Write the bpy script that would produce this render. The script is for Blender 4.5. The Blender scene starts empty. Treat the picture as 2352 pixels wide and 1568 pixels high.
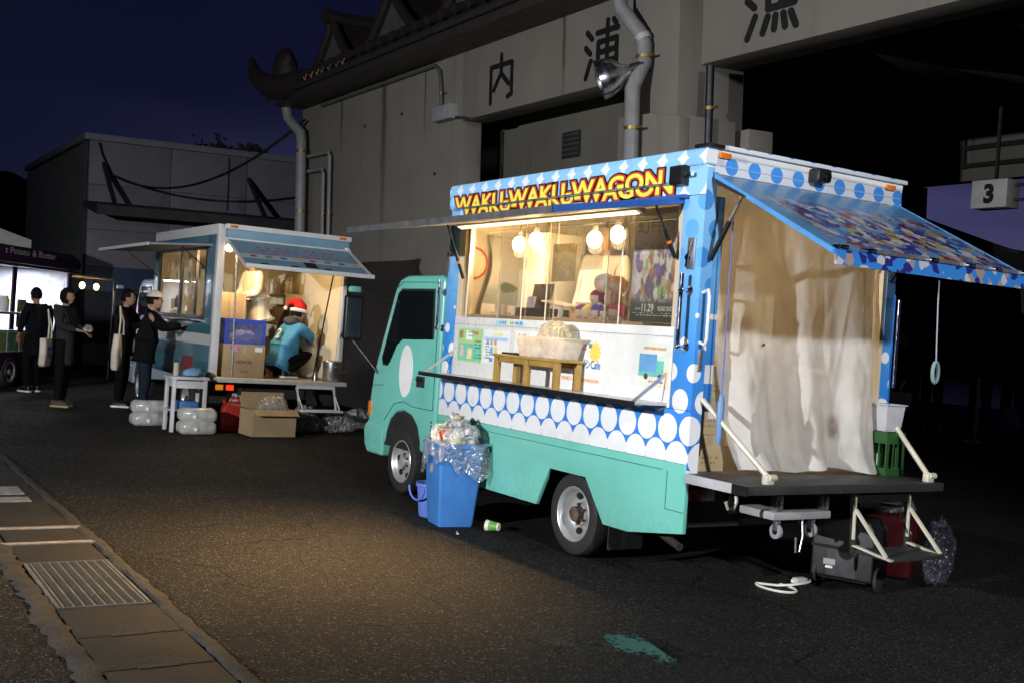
import bpy, bmesh, math, random
from mathutils import Matrix, Vector, Euler
from mathutils import noise as mn
random.seed(7)
R = math.radians
SC = bpy.context.scene
COL = SC.collection

# ---------------------------------------------------------------- camera
FW = Vector((0.84783624, -0.5302153, -0.00674186)).normalized()
ROLL = 0.0697759563
_rt = Vector((FW.y, -FW.x, 0)).normalized()
_up = _rt.cross(FW)
RT = math.cos(ROLL) * _rt + math.sin(ROLL) * _up
UP = -math.sin(ROLL) * _rt + math.cos(ROLL) * _up
cd = bpy.data.cameras.new('camera'); cam = bpy.data.objects.new('camera', cd); COL.objects.link(cam)
cam.matrix_world = Matrix(((RT.x, UP.x, -FW.x, -5.1123), (RT.y, UP.y, -FW.y, 4.49466), (RT.z, UP.z, -FW.z, 1.50401), (0, 0, 0, 1)))
cd.sensor_width = 36; cd.lens = 2567.71 / 2352 * 36; cd.clip_end = 2000; cd.clip_start = .05
SC.camera = cam

# ---------------------------------------------------------------- world: dusk sky, violet at the horizon, navy overhead
W = bpy.data.worlds.new('World'); SC.world = W; W.use_nodes = True
nt = W.node_tree; nt.nodes.clear()
def wn(t): return nt.nodes.new(t)
tc = wn('ShaderNodeTexCoord'); sep = wn('ShaderNodeSeparateXYZ'); nt.links.new(tc.outputs['Generated'], sep.inputs[0])
mp = wn('ShaderNodeMapping'); mp.inputs['Scale'].default_value = (1.2, 1.2, 9); nt.links.new(tc.outputs['Generated'], mp.inputs[0])
nz = wn('ShaderNodeTexNoise'); nz.inputs['Scale'].default_value = 2.2; nz.inputs['Detail'].default_value = 5; nt.links.new(mp.outputs[0], nz.inputs[0])
ma = wn('ShaderNodeMath'); ma.operation = 'MULTIPLY_ADD'; ma.inputs[1].default_value = .10; nt.links.new(nz.outputs[0], ma.inputs[0])
ms = wn('ShaderNodeMath'); ms.operation = 'SUBTRACT'; ms.inputs[1].default_value = .05; nt.links.new(sep.outputs[2], ms.inputs[0]); nt.links.new(ms.outputs[0], ma.inputs[2])
rp = wn('ShaderNodeValToRGB'); nt.links.new(ma.outputs[0], rp.inputs[0])
el = rp.color_ramp.elements
el[0].position = 0.0; el[0].color = (.105, .075, .155, 1)
el[1].position = .62; el[1].color = (.0022, .0028, .012, 1)
for p, c in ((.07, (.085, .072, .175, 1)), (.125, (.062, .060, .160, 1)), (.19, (.0075, .009, .040, 1)), (.34, (.0034, .0043, .020, 1))):
    e = el.new(p); e.color = c
# the afterglow sits over the far shore (the side the hall opens to) and fades round to night
dt = wn('ShaderNodeVectorMath'); dt.operation = 'DOT_PRODUCT'; dt.inputs[1].default_value = (.17, -.985, 0); nt.links.new(tc.outputs['Generated'], dt.inputs[0])
mr_ = wn('ShaderNodeMapRange'); mr_.interpolation_type = 'SMOOTHSTEP'; nt.links.new(dt.outputs['Value'], mr_.inputs[0])
for i_, v_ in enumerate((.25, .88, 0, 1)): mr_.inputs[i_ + 1].default_value = v_
rp2 = wn('ShaderNodeValToRGB'); nt.links.new(ma.outputs[0], rp2.inputs[0]); e2 = rp2.color_ramp.elements
e2[0].position = 0; e2[0].color = (.009, .011, .036, 1); e2[1].position = .6; e2[1].color = (.0022, .0028, .012, 1)
mxw = wn('ShaderNodeMix'); mxw.data_type = 'RGBA'; nt.links.new(mr_.outputs[0], mxw.inputs[0]); nt.links.new(rp2.outputs[0], mxw.inputs[6]); nt.links.new(rp.outputs[0], mxw.inputs[7])
bg = wn('ShaderNodeBackground'); bg.inputs[1].default_value = .72; nt.links.new(mxw.outputs[2], bg.inputs[0])
out = wn('ShaderNodeOutputWorld'); nt.links.new(bg.outputs[0], out.inputs[0])

# ---------------------------------------------------------------- render look
SC.view_settings.view_transform = 'Standard'; SC.view_settings.look = 'None'
SC.view_settings.exposure = 0; SC.view_settings.gamma = 1
SC.render.engine = 'CYCLES'
SC.cycles.use_denoising = True
try: SC.cycles.denoiser = 'OPENIMAGEDENOISE'
except Exception: pass
SC.cycles.max_bounces = 6; SC.cycles.transparent_max_bounces = 12
SC.cycles.sample_clamp_indirect = 6
SC.cycles.caustics_reflective = False; SC.cycles.caustics_refractive = False

def light(name, kind, loc, power, color, target=None, size=.05, spot=None, sizey=None, blend=.5, parent=None):
    l = bpy.data.lights.new(name, kind); l.energy = power; l.color = color
    o = bpy.data.objects.new(name, l); COL.objects.link(o); o.location = loc
    if kind == 'AREA':
        l.size = size
        if sizey: l.shape = 'RECTANGLE'; l.size_y = sizey
    else: l.shadow_soft_size = size
    if kind == 'AREA' and spot: l.spread = R(spot)
    if kind == 'SPOT': l.spot_size = R(spot); l.spot_blend = blend
    if target is not None: o.rotation_euler = (Vector(target) - Vector(loc)).to_track_quat('-Z', 'Y').to_euler()
    if parent:
        o.parent = parent; o.location = Vector(loc) - parent.location
    return o
FLOOD = (-1.5, 11.0, 3.2)          # two pole floodlights of the yard: one lights the serving side square on,
FLOOD2 = (-11.0, 2.0, 5.6)        # the other stands behind the trucks and throws the rear flap's shadow on the curtain
light('yard_flood_light', 'SPOT', FLOOD, 6300, (.97, .985, 1.0), (4.5, -1.5, 2.3), .07, 110, blend=.6)
light('yard_flood_light', 'SPOT', FLOOD2, 4600, (.96, .98, 1.0), (.0, -.8, 1.7), .30, 42, blend=.9)

# ---------------------------------------------------------------- node materials
class NT:
    def __init__(s, name):
        s.m = bpy.data.materials.new(name); s.m.use_nodes = True
        s.t = s.m.node_tree; s.t.nodes.clear()
        s.out = s.t.nodes.new('ShaderNodeOutputMaterial')
    def n(s, t, **k):
        o = s.t.nodes.new(t)
        for a, b in k.items(): setattr(o, a, b)
        return o
    def l(s, a, b): s.t.links.new(a, b)
    def put(s, sock, v):
        if hasattr(v, 'links') or isinstance(v, bpy.types.NodeSocket): s.l(v, sock)
        else: sock.default_value = v
    def M(s, op, a, b=0.0, c=0.0):
        o = s.n('ShaderNodeMath', operation=op)
        for i, v in enumerate((a, b, c)): s.put(o.inputs[i], v)
        return o.outputs[0]
    def coord(s, kind='Object'): return s.n('ShaderNodeTexCoord').outputs[kind]
    def xyz(s, v):
        o = s.n('ShaderNodeSeparateXYZ'); s.l(v, o.inputs[0]); return o.outputs
    def noise(s, scale, detail=3, vec=None, rough=.55):
        o = s.n('ShaderNodeTexNoise'); o.inputs['Scale'].default_value = scale; o.inputs['Detail'].default_value = detail; o.inputs['Roughness'].default_value = rough
        s.l(vec if vec is not None else s.coord(), o.inputs['Vector']); return o.outputs[0]
    def ramp(s, fac, stops, interp='LINEAR'):
        o = s.n('ShaderNodeValToRGB'); o.color_ramp.interpolation = interp
        e = o.color_ramp.elements
        while len(e) < len(stops): e.new(.5)
        for x, (p, c) in zip(e, sorted(stops, key=lambda q: q[0])):
            x.position = p; x.color = (*c[:3], 1) if not isinstance(c, (int, float)) else (c, c, c, 1)
        s.put(o.inputs[0], fac); return o.outputs[0]
    def mix(s, fac, a, b, mode='MIX'):
        o = s.n('ShaderNodeMix', data_type='RGBA', blend_type=mode)
        s.put(o.inputs[0], fac)
        for i, v in ((6, a), (7, b)): s.put(o.inputs[i], (*v, 1) if isinstance(v, tuple) and len(v) == 3 else v)
        return o.outputs[2]
    def maprange(s, v, a, b, c=0, d=1):
        o = s.n('ShaderNodeMapRange'); s.put(o.inputs[0], v)
        for i, x in enumerate((a, b, c, d)): s.put(o.inputs[i + 1], x)
        return o.outputs[0]
    def bump(s, h, strength=.3, dist=.01):
        o = s.n('ShaderNodeBump'); o.inputs['Strength'].default_value = strength; o.inputs['Distance'].default_value = dist; s.l(h, o.inputs['Height']); return o.outputs[0]
    def bsdf(s, color, rough=.5, metal=0, bump=None, spec=.5, coat=0, emit=None, estr=0, trans=0, sss=0):
        b = s.n('ShaderNodeBsdfPrincipled')
        s.put(b.inputs['Base Color'], (*color, 1) if isinstance(color, tuple) else color)
        s.put(b.inputs['Roughness'], rough); s.put(b.inputs['Metallic'], metal); b.inputs['Specular IOR Level'].default_value = spec
        b.inputs['Coat Weight'].default_value = coat; b.inputs['Coat Roughness'].default_value = .08
        if trans: b.inputs['Transmission Weight'].default_value = trans
        if sss: b.inputs['Subsurface Weight'].default_value = sss
        if bump is not None: s.l(bump, b.inputs['Normal'])
        if emit: b.inputs['Emission Color'].default_value = (*emit, 1); b.inputs['Emission Strength'].default_value = estr
        return b.outputs[0]
    def end(s, sh): s.l(sh, s.out.inputs[0]); return s.m

MATS = {}
def mat(name, color, rough=.5, metal=0, var=.12, scale=6, bmp=0, bscale=60, spec=.5, coat=0, dirt=0, emit=None, estr=0):
    """plain surface: colour with slow blotches, fine grain, optional grime and relief"""
    if name in MATS: return MATS[name]
    t = NT(name)
    v = t.noise(scale, 4)
    c = t.mix(t.maprange(v, .3, .7), tuple(x * (1 - var) for x in color), tuple(min(1, x * (1 + var)) for x in color))
    if dirt:
        g = t.maprange(t.noise(scale * .6 + 1.3, 6, rough=.7), .48, .75, 0, dirt)
        c = t.mix(g, c, tuple(x * .35 + .01 for x in color))
    b = t.bump(t.noise(bscale, 4), bmp, .004) if bmp else None
    r = t.maprange(t.noise(scale * 3, 3), .3, .7, max(.02, rough - .07), min(1, rough + .07))
    MATS[name] = t.end(t.bsdf(c, r, metal, b, spec, coat, emit, estr))
    return MATS[name]
def glow(name, color, s):
    if name not in MATS:
        t = NT(name); e = t.n('ShaderNodeEmission'); e.inputs[0].default_value = (*color, 1); e.inputs[1].default_value = s
        MATS[name] = t.end(e.outputs[0])
    return MATS[name]
def clear(name, tint=(1, 1, 1), gloss=.08, rough=.03, haze=0, hazecol=(.8, .8, .8)):
    """thin clear sheet: see-through with a reflection and a little haze"""
    if name not in MATS:
        t = NT(name)
        tr = t.n('ShaderNodeBsdfTransparent'); tr.inputs[0].default_value = (*tint, 1)
        gl = t.n('ShaderNodeBsdfGlossy'); gl.inputs['Roughness'].default_value = rough
        lw = t.n('ShaderNodeLayerWeight'); lw.inputs[0].default_value = .25
        f = t.M('MULTIPLY_ADD', lw.outputs['Fresnel'], .35, gloss)
        mx = t.n('ShaderNodeMixShader'); t.l(f, mx.inputs[0]); t.l(tr.outputs[0], mx.inputs[1]); t.l(gl.outputs[0], mx.inputs[2])
        o = mx.outputs[0]
        if haze:
            d = t.n('ShaderNodeBsdfDiffuse'); d.inputs[0].default_value = (*hazecol, 1)
            tl = t.n('ShaderNodeBsdfTranslucent'); tl.inputs[0].default_value = (*hazecol, 1)
            ad = t.n('ShaderNodeMixShader'); ad.inputs[0].default_value = .5; t.l(d.outputs[0], ad.inputs[1]); t.l(tl.outputs[0], ad.inputs[2])
            m2 = t.n('ShaderNodeMixShader'); t.put(m2.inputs[0], t.maprange(t.noise(9, 4), .3, .75, haze * .5, min(1, haze * 1.5)))
            t.l(o, m2.inputs[1]); t.l(ad.outputs[0], m2.inputs[2]); o = m2.outputs[0]
        MATS[name] = t.end(o)
    return MATS[name]

def film(name, col=(.8, .8, .8), body=.3, gloss=.22, tint=(.95, .95, .95)):
    """thin crinkled plastic: see-through, with sharp glints along the creases"""
    if name not in MATS:
        t = NT(name); co = t.coord()
        n1 = t.n('ShaderNodeTexNoise'); n1.inputs['Scale'].default_value = 9; n1.inputs['Detail'].default_value = 3; t.l(co, n1.inputs['Vector'])
        ad = t.n('ShaderNodeVectorMath', operation='MULTIPLY_ADD'); t.l(n1.outputs['Color'], ad.inputs[0]); ad.inputs[1].default_value = (.12, .12, .12); t.l(co, ad.inputs[2])
        vo = t.n('ShaderNodeTexVoronoi', feature='DISTANCE_TO_EDGE'); vo.inputs['Scale'].default_value = 11; t.l(ad.outputs[0], vo.inputs['Vector'])
        vo2 = t.n('ShaderNodeTexVoronoi'); vo2.inputs['Scale'].default_value = 19; t.l(ad.outputs[0], vo2.inputs['Vector'])
        nb = t.bump(t.M('ADD', t.M('MULTIPLY', vo.outputs['Distance'], 1.0), t.M('MULTIPLY', vo2.outputs['Distance'], .6)), 1.0, .045)
        tr = t.n('ShaderNodeBsdfTransparent'); tr.inputs[0].default_value = (*tint, 1)
        df = t.n('ShaderNodeBsdfDiffuse'); df.inputs[0].default_value = (*col, 1); t.l(nb, df.inputs['Normal'])
        tl = t.n('ShaderNodeBsdfTranslucent'); tl.inputs[0].default_value = (*col, 1)
        gl = t.n('ShaderNodeBsdfGlossy'); gl.inputs['Roughness'].default_value = .16; t.l(nb, gl.inputs['Normal'])
        def mx(f, a, c): m = t.n('ShaderNodeMixShader'); t.put(m.inputs[0], f); t.l(a, m.inputs[1]); t.l(c, m.inputs[2]); return m.outputs[0]
        d = mx(.4, df.outputs[0], tl.outputs[0])
        crease = t.maprange(vo.outputs['Distance'], 0, .12, min(1, body * 1.7), body * .75)
        MATS[name] = t.end(mx(gloss, mx(crease, tr.outputs[0], d), gl.outputs[0]))
    return MATS[name]

# ---------------------------------------------------------------- mesh building
class MB:
    def __init__(s): s.v = []; s.f = []
    def add(s, vs, fs):
        o = len(s.v); s.v += [tuple(v) for v in vs]; s.f += [tuple(i + o for i in f) for f in fs]; return s
    def box(s, x0, x1, y0, y1, z0, z1):
        x0, x1 = sorted((x0, x1)); y0, y1 = sorted((y0, y1)); z0, z1 = sorted((z0, z1))
        return s.add([(x, y, z) for z in (z0, z1) for y in (y0, y1) for x in (x0, x1)],
                     [(0, 2, 3, 1), (4, 5, 7, 6), (0, 1, 5, 4), (2, 6, 7, 3), (0, 4, 6, 2), (1, 3, 7, 5)])
    def hexa(s, pts):      # 8 points ordered as in box
        return s.add(pts, [(0, 2, 3, 1), (4, 5, 7, 6), (0, 1, 5, 4), (2, 6, 7, 3), (0, 4, 6, 2), (1, 3, 7, 5)])
    def bar(s, p, q, w, h, up=(0, 0, 1)):
        p = Vector(p); q = Vector(q); d = (q - p).normalized(); u = Vector(up)
        a = d.cross(u)
        if a.length < 1e-4: a = d.cross(Vector((1, 0, 0)))
        a.normalize(); b = a.cross(d).normalized()
        a = a * w / 2; b = b * h / 2
        return s.add([p - a - b, p + a - b, p + a + b, p - a + b, q - a - b, q + a - b, q + a + b, q - a + b],
                     [(3, 2, 1, 0), (4, 5, 6, 7), (0, 1, 5, 4), (1, 2, 6, 5), (2, 3, 7, 6), (3, 0, 4, 7)])
    def prism(s, poly, axis, a, b):
        """polygon of 2-D points extruded from a to b along axis: 'y' -> points are (x,z), 'x' -> (y,z), 'z' -> (x,y)"""
        def P(p, k): return {'y': (p[0], k, p[1]), 'x': (k, p[0], p[1]), 'z': (p[0], p[1], k)}[axis]
        n = len(poly); vs = [P(p, a) for p in poly] + [P(p, b) for p in poly]
        area = sum(poly[i][0] * poly[(i + 1) % n][1] - poly[(i + 1) % n][0] * poly[i][1] for i in range(n))
        fl = (area > 0) ^ (b < a) ^ (axis == 'y')
        f1 = tuple(range(n)); f2 = tuple(range(2 * n - 1, n - 1, -1))
        fs = [f1[::-1] if fl else f1, f2[::-1] if fl else f2]
        for i in range(n):
            j = (i + 1) % n; q = (i, j, n + j, n + i); fs.append(q if fl else q[::-1])
        return s.add(vs, fs)
    def cyl(s, p, q, r0, r1=None, n=12, caps=True):
        p = Vector(p); q = Vector(q); r1 = r0 if r1 is None else r1
        d = (q - p).normalized(); a = d.orthogonal().normalized(); b = d.cross(a)
        vs = []
        for c, r in ((p, r0), (q, r1)):
            for i in range(n):
                t = 2 * math.pi * i / n; vs.append(c + (a * math.cos(t) + b * math.sin(t)) * r)
        fs = [(i, (i + 1) % n, n + (i + 1) % n, n + i) for i in range(n)]
        if caps: fs += [tuple(range(n - 1, -1, -1)), tuple(range(n, 2 * n))]
        return s.add(vs, fs)
    def tube(s, pts, r, n=8, closed=False):
        pts = [Vector(p) for p in pts]; m = len(pts); vs = []; fs = []
        ref = None
        for i, p in enumerate(pts):
            if closed: d = pts[(i + 1) % m] - pts[i - 1]
            else: d = pts[min(i + 1, m - 1)] - pts[max(i - 1, 0)]
            d.normalize()
            if ref is None: ref = d.orthogonal().normalized()
            a = (ref - d * ref.dot(d))
            a = a.normalized() if a.length > 1e-5 else d.orthogonal().normalized()
            ref = a; b = d.cross(a); rr = r[i] if isinstance(r, (list, tuple)) else r
            for k in range(n):
                t = 2 * math.pi * k / n; vs.append(p + (a * math.cos(t) + b * math.sin(t)) * rr)
        for i in range(m if closed else m - 1):
            j = (i + 1) % m
            for k in range(n): fs.append((i * n + k, i * n + (k + 1) % n, j * n + (k + 1) % n, j * n + k))
        if not closed: fs += [tuple(range(n - 1, -1, -1)), tuple(range((m - 1) * n, m * n))]
        return s.add(vs, fs)
    def lathe(s, prof, c=(0, 0, 0), axis='z', n=20, cap=True):
        c = Vector(c); vs = []; fs = []; m = len(prof)
        for r, h in prof:
            for k in range(n):
                t = 2 * math.pi * k / n; a, b = r * math.cos(t), r * math.sin(t)
                vs.append(c + Vector({'z': (a, b, h), 'y': (b, h, a), 'x': (h, a, b)}[axis]))
        for i in range(m - 1):
            for k in range(n): fs.append((i * n + k, i * n + (k + 1) % n, (i + 1) * n + (k + 1) % n, (i + 1) * n + k))
        if cap and prof[0][0] > 1e-6: fs.append(tuple(range(n - 1, -1, -1)))
        if cap and prof[-1][0] > 1e-6: fs.append(tuple(range((m - 1) * n, m * n)))
        return s.add(vs, fs)
    def ball(s, c, r, nu=14, nv=9, jit=0):
        c = Vector(c); r = (r, r, r) if isinstance(r, (int, float)) else r
        vs = [c + Vector((0, 0, -r[2]))]; fs = []
        for j in range(1, nv):
            a = -math.pi / 2 + math.pi * j / nv
            for i in range(nu):
                t = 2 * math.pi * i / nu; k = 1 + random.uniform(-jit, jit)
                vs.append(c + Vector((r[0] * math.cos(a) * math.cos(t) * k, r[1] * math.cos(a) * math.sin(t) * k, r[2] * math.sin(a) * k)))
        vs.append(c + Vector((0, 0, r[2])))
        for i in range(nu): fs.append((0, 1 + (i + 1) % nu, 1 + i))
        for j in range(nv - 2):
            for i in range(nu): a = 1 + j * nu; fs.append((a + i, a + (i + 1) % nu, a + nu + (i + 1) % nu, a + nu + i))
        l = len(vs) - 1; a = 1 + (nv - 2) * nu
        for i in range(nu): fs.append((a + i, a + (i + 1) % nu, l))
        return s.add(vs, fs)
    def grid(s, fn, nu, nv):
        vs = [fn(i / nu, j / nv) for j in range(nv + 1) for i in range(nu + 1)]
        return s.add(vs, [(j * (nu + 1) + i, j * (nu + 1) + i + 1, (j + 1) * (nu + 1) + i + 1, (j + 1) * (nu + 1) + i) for j in range(nv) for i in range(nu)])
    def xf(s, M):
        s.v = [tuple(M @ Vector(v)) for v in s.v]; return s
    def mesh(s, name, bevel=0, seg=2, smooth=None, weld=False):
        me = bpy.data.meshes.new(name); me.from_pydata(s.v, [], s.f); me.update()
        if bevel or weld:
            b = bmesh.new(); b.from_mesh(me)
            if weld: bmesh.ops.remove_doubles(b, verts=b.verts, dist=1e-4)
            if bevel:
                ed = [e for e in b.edges if len(e.link_faces) == 2 and e.calc_face_angle(0) > .35]
                bmesh.ops.bevel(b, geom=ed, offset=bevel, segments=seg, affect='EDGES', profile=.6, clamp_overlap=True)
            b.to_mesh(me); b.free()
        if smooth or bevel:
            me.polygons.foreach_set('use_smooth', [True] * len(me.polygons))
            try: me.set_sharp_from_angle(angle=R(smooth if isinstance(smooth, (int, float)) and smooth > 1 else 38))
            except Exception: pass
        return me
    def build(s, name, m, parent=None, bevel=0, seg=2, smooth=None, loc=None, rot=None, weld=False):
        o = bpy.data.objects.new(name, s.mesh(name, bevel, seg, smooth, weld)); COL.objects.link(o)
        if m is not None: o.data.materials.append(m)
        if parent is not None: o.parent = parent
        if loc is not None: o.location = loc
        if rot is not None: o.rotation_euler = rot
        return o
def obj(name, me, m=None, parent=None, loc=None, rot=None):
    o = bpy.data.objects.new(name, me); COL.objects.link(o)
    if m is not None and not me.materials: me.materials.append(m)
    if parent is not None: o.parent = parent
    if loc is not None: o.location = loc
    if rot is not None: o.rotation_euler = rot
    return o
def tag(o, label, cat, group=None):
    o['label'] = label; o['category'] = cat
    if group: o['group'] = group
    return o
def thing(name, label, cat, loc=(0, 0, 0), rot=(0, 0, 0), group=None):
    o = bpy.data.objects.new(name, None); COL.objects.link(o); o.location = loc; o.rotation_euler = rot
    o.empty_display_size = .1
    return tag(o, label, cat, group)
def struct(o): o['kind'] = 'structure'; return o
def stuff(o): o['kind'] = 'stuff'; return o
def rbox(cx, cy, cz, sx, sy, sz): return MB().box(cx - sx / 2, cx + sx / 2, cy - sy / 2, cy + sy / 2, cz - sz / 2, cz + sz / 2)

SIDE = Matrix(((-1, 0, 0), (0, 0, 1), (0, 1, 0)))          # flat print on a face that looks towards +y
REAR = Matrix(((0, 0, -1), (-1, 0, 0), (0, 1, 0)))         # flat print on a face that looks towards -x
def text_mesh(s, width=None, height=None, offset=0, extrude=.001, shear=0, center=True, space=1.0):
    cu = bpy.data.curves.new('lettering', 'FONT'); cu.body = s; cu.size = 1; cu.offset = offset; cu.extrude = 0; cu.shear = shear; cu.space_character = space
    cu.resolution_u = 4
    o = bpy.data.objects.new('lettering', cu); COL.objects.link(o)
    me = bpy.data.meshes.new_from_object(o.evaluated_get(bpy.context.evaluated_depsgraph_get()))
    bpy.data.objects.remove(o); bpy.data.curves.remove(cu)
    vs = [v.co.copy() for v in me.vertices]; fs = [tuple(p.vertices) for p in me.polygons]
    bpy.data.meshes.remove(me)
    return vs, fs
def fit(vs, width, height, base=None):
    b = base or vs
    x0 = min(v.x for v in b); x1 = max(v.x for v in b); y0 = min(v.y for v in b); y1 = max(v.y for v in b)
    sx = width / max(1e-6, x1 - x0) if width else None; sy = height / max(1e-6, y1 - y0) if height else None
    sx = sx or sy; sy = sy or sx
    return [Vector(((v.x - (x0 + x1) / 2) * sx, (v.y - (y0 + y1) / 2) * sy, 0)) for v in vs]
def lettering(s, name, m, parent, at, frame, width=None, height=None, offset=0, shear=0, space=1.0, thick=.0):
    """words laid flat on a face, centred at `at`"""
    vs, fs = text_mesh(s, offset=offset, shear=shear, space=space)
    if not vs: return None
    vs = fit(vs, width, height)
    mb = MB(); mb.add([frame @ v + Vector(at) for v in vs], fs)
    return mb.build(name, m, parent)
def marks(name, m, parent, frame, at, rows, cw, ch, gap, seed=1, n=8):
    """rows of small printed marks, too small to read"""
    rnd = random.Random(seed); mb = MB()
    for r in range(rows):
        x = -cw * n / 2
        while x < cw * n / 2:
            w = rnd.uniform(.3, .95) * cw
            if rnd.random() < .85:
                y = -r * gap
                mb.add([frame @ Vector(p) + Vector(at) for p in ((x, y, 0), (x + w, y, 0), (x + w, y + ch * rnd.uniform(.6, 1), 0), (x, y + ch, 0))], [(0, 1, 2, 3)])
            x += cw * rnd.uniform(1, 1.4)
    return mb.build(name, m, parent)

def sign_text(S, frame, at, parent, layers, width, height, space=1.02, zcut=None, name='sign_letter'):
    """each letter is a part of its own; the further layers (border, face) are its sub-parts"""
    base, _ = text_mesh(S, space=space); x0 = min(v.x for v in base); x1 = max(v.x for v in base); y0 = min(v.y for v in base); y1 = max(v.y for v in base)
    sx, sy = width / (x1 - x0), height / (y1 - y0)
    for i, ch in enumerate(S):
        if ch == ' ': continue
        pre, _ = text_mesh(S[:i + 1], space=space); right = max(v.x for v in pre)
        solo, _ = text_mesh(ch); r0 = max(v.x for v in solo); par = parent; dx = right - r0
        for k, (nm, m, off, dy) in enumerate(layers):
            vs, fs = text_mesh(ch, offset=off)
            mb = MB(); mb.add([frame @ Vector(((v.x + dx - (x0 + x1) / 2) * sx, (v.y - (y0 + y1) / 2) * sy, dy)) + Vector(at) for v in vs], fs)
            me = mb.mesh(nm)
            if zcut:
                b = bmesh.new(); b.from_mesh(me)
                for pz, keep in ((zcut[0], 1), (zcut[1], -1)): bmesh.ops.bisect_plane(b, geom=b.verts[:] + b.edges[:] + b.faces[:], plane_co=(0, 0, pz), plane_no=(0, 0, -keep), clear_outer=True)
                b.to_mesh(me); n = len(b.faces); b.free()
                if not n: continue
            o = obj(name if k == 0 else nm, me, m, par)
            if k == 0: par = o
# ================================================================ ground
def asphalt():
    t = NT('asphalt'); co = t.coord()
    vo = t.n('ShaderNodeTexVoronoi'); vo.inputs['Scale'].default_value = 110; t.l(co, vo.inputs['Vector'])
    vo2 = t.n('ShaderNodeTexVoronoi'); vo2.inputs['Scale'].default_value = 34; t.l(co, vo2.inputs['Vector'])
    stone = t.xyz(vo.outputs['Color'])[0]
    c = t.ramp(stone, [(0, (.004, .0037, .0034)), (.45, (.016, .0152, .0138)), (.8, (.034, .032, .029)), (.94, (.050, .047, .042)), (1, (.11, .10, .09))])
    big = t.noise(.7, 5); mid = t.noise(5, 5, rough=.65)
    c = t.mix(t.maprange(big, .35, .7, 0, .55), c, (.009, .0086, .008))
    c = t.mix(t.maprange(mid, .55, .8, 0, .5), c, (.036, .033, .030))
    # fine cracks
    cr = t.n('ShaderNodeTexVoronoi', feature='DISTANCE_TO_EDGE'); cr.inputs['Scale'].default_value = 1.1
    wob = t.n('ShaderNodeMixRGB'); wob.blend_type = 'ADD'; wob.inputs[0].default_value = .22; t.l(co, wob.inputs[1])
    nn = t.n('ShaderNodeTexNoise'); nn.inputs['Scale'].default_value = 4; nn.inputs['Detail'].default_value = 5; t.l(co, nn.inputs['Vector']); t.l(nn.outputs['Color'], wob.inputs[2]); t.l(wob.outputs[0], cr.inputs['Vector'])
    crack = t.M('MULTIPLY', t.maprange(cr.outputs['Distance'], .0, .02, 1, 0), t.maprange(t.noise(.9, 2), .44, .56, 0, 1))
    c = t.mix(t.M('MULTIPLY', crack, .8), c, (.004, .004, .004))
    x, y, z = t.xyz(co)
    # standing water: one small pool with a ragged rim, and damp patches
    def pool(px, py, sx, sy, th):
        dx = t.M('DIVIDE', t.M('SUBTRACT', x, px), sx); dy = t.M('DIVIDE', t.M('SUBTRACT', y, py), sy)
        d = t.M('SQRT', t.M('ADD', t.M('MULTIPLY', dx, dx), t.M('MULTIPLY', dy, dy)))
        d = t.M('ADD', d, t.M('ADD', t.M('MULTIPLY', t.M('SUBTRACT', t.noise(6, 5, rough=.6), .5), 1.7), t.M('MULTIPLY', t.M('SUBTRACT', t.noise(30, 5, rough=.75), .5), 2.6)))
        return t.maprange(d, th - .10, th + .10, 1, 0)
    wet = t.M('MAXIMUM', pool(-.80, .92, .34, .26, .62), t.M('MULTIPLY', pool(-.55, 1.25, .55, .28, .1), .8))
    damp = t.maprange(t.noise(.5, 4), .42, .62, 0, 1)
    rough = t.M('MULTIPLY_ADD', damp, -.10, .80)
    rough = t.M('MULTIPLY_ADD', t.M('GREATER_THAN', stone, .95), -.40, rough)
    rough = t.M('ADD', t.M('MULTIPLY', rough, t.M('SUBTRACT', 1, wet)), t.M('MULTIPLY', wet, .03))
    h = t.M('MULTIPLY_ADD', vo.outputs['Distance'], -.7, t.M('MULTIPLY', vo2.outputs['Distance'], -.5))
    h = t.M('ADD', t.M('SUBTRACT', h, t.M('MULTIPLY', crack, .8)), t.M('MULTIPLY', mid, .6))
    h = t.M('MULTIPLY', h, t.M('SUBTRACT', 1, wet))
    c = t.mix(t.M('MULTIPLY', wet, .8), c, (.008, .009, .009))
    return t.end(t.bsdf(c, rough, 0, t.bump(h, 1.0, .028), .10))
g = MB().grid(lambda u, v: (-60 + 260 * u, -120 + 200 * v, 0), 8, 8).build('ground', asphalt()); struct(g)

def concrete(name, base=.22, rough=.85, wet=False):
    t = NT(name); co = t.coord()
    n1 = t.noise(2.5, 6, rough=.7); n2 = t.noise(60, 4)
    c = t.mix(t.maprange(n1, .3, .7), (base * .55, base * .53, base * .48), (base * 1.15, base * 1.11, base * 1.02))
    c = t.mix(t.maprange(n2, .5, .75, 0, .6), c, (base * .4, base * .4, base * .36))
    return t.end(t.bsdf(c, .7 if wet else rough, 0, t.bump(n2, .8, .015), .2))
KERB = concrete('rough_kerb_concrete', .036); SLAB = concrete('wet_slab_concrete', .022, wet=True)
IRON = mat('galvanised_grate', (.11, .11, .105), .5, .3, var=.3, scale=9, dirt=.5)
WPAINT = mat('worn_road_paint', (.17, .17, .175), .75, var=.35, scale=18, bmp=.6, dirt=1.0)
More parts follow.
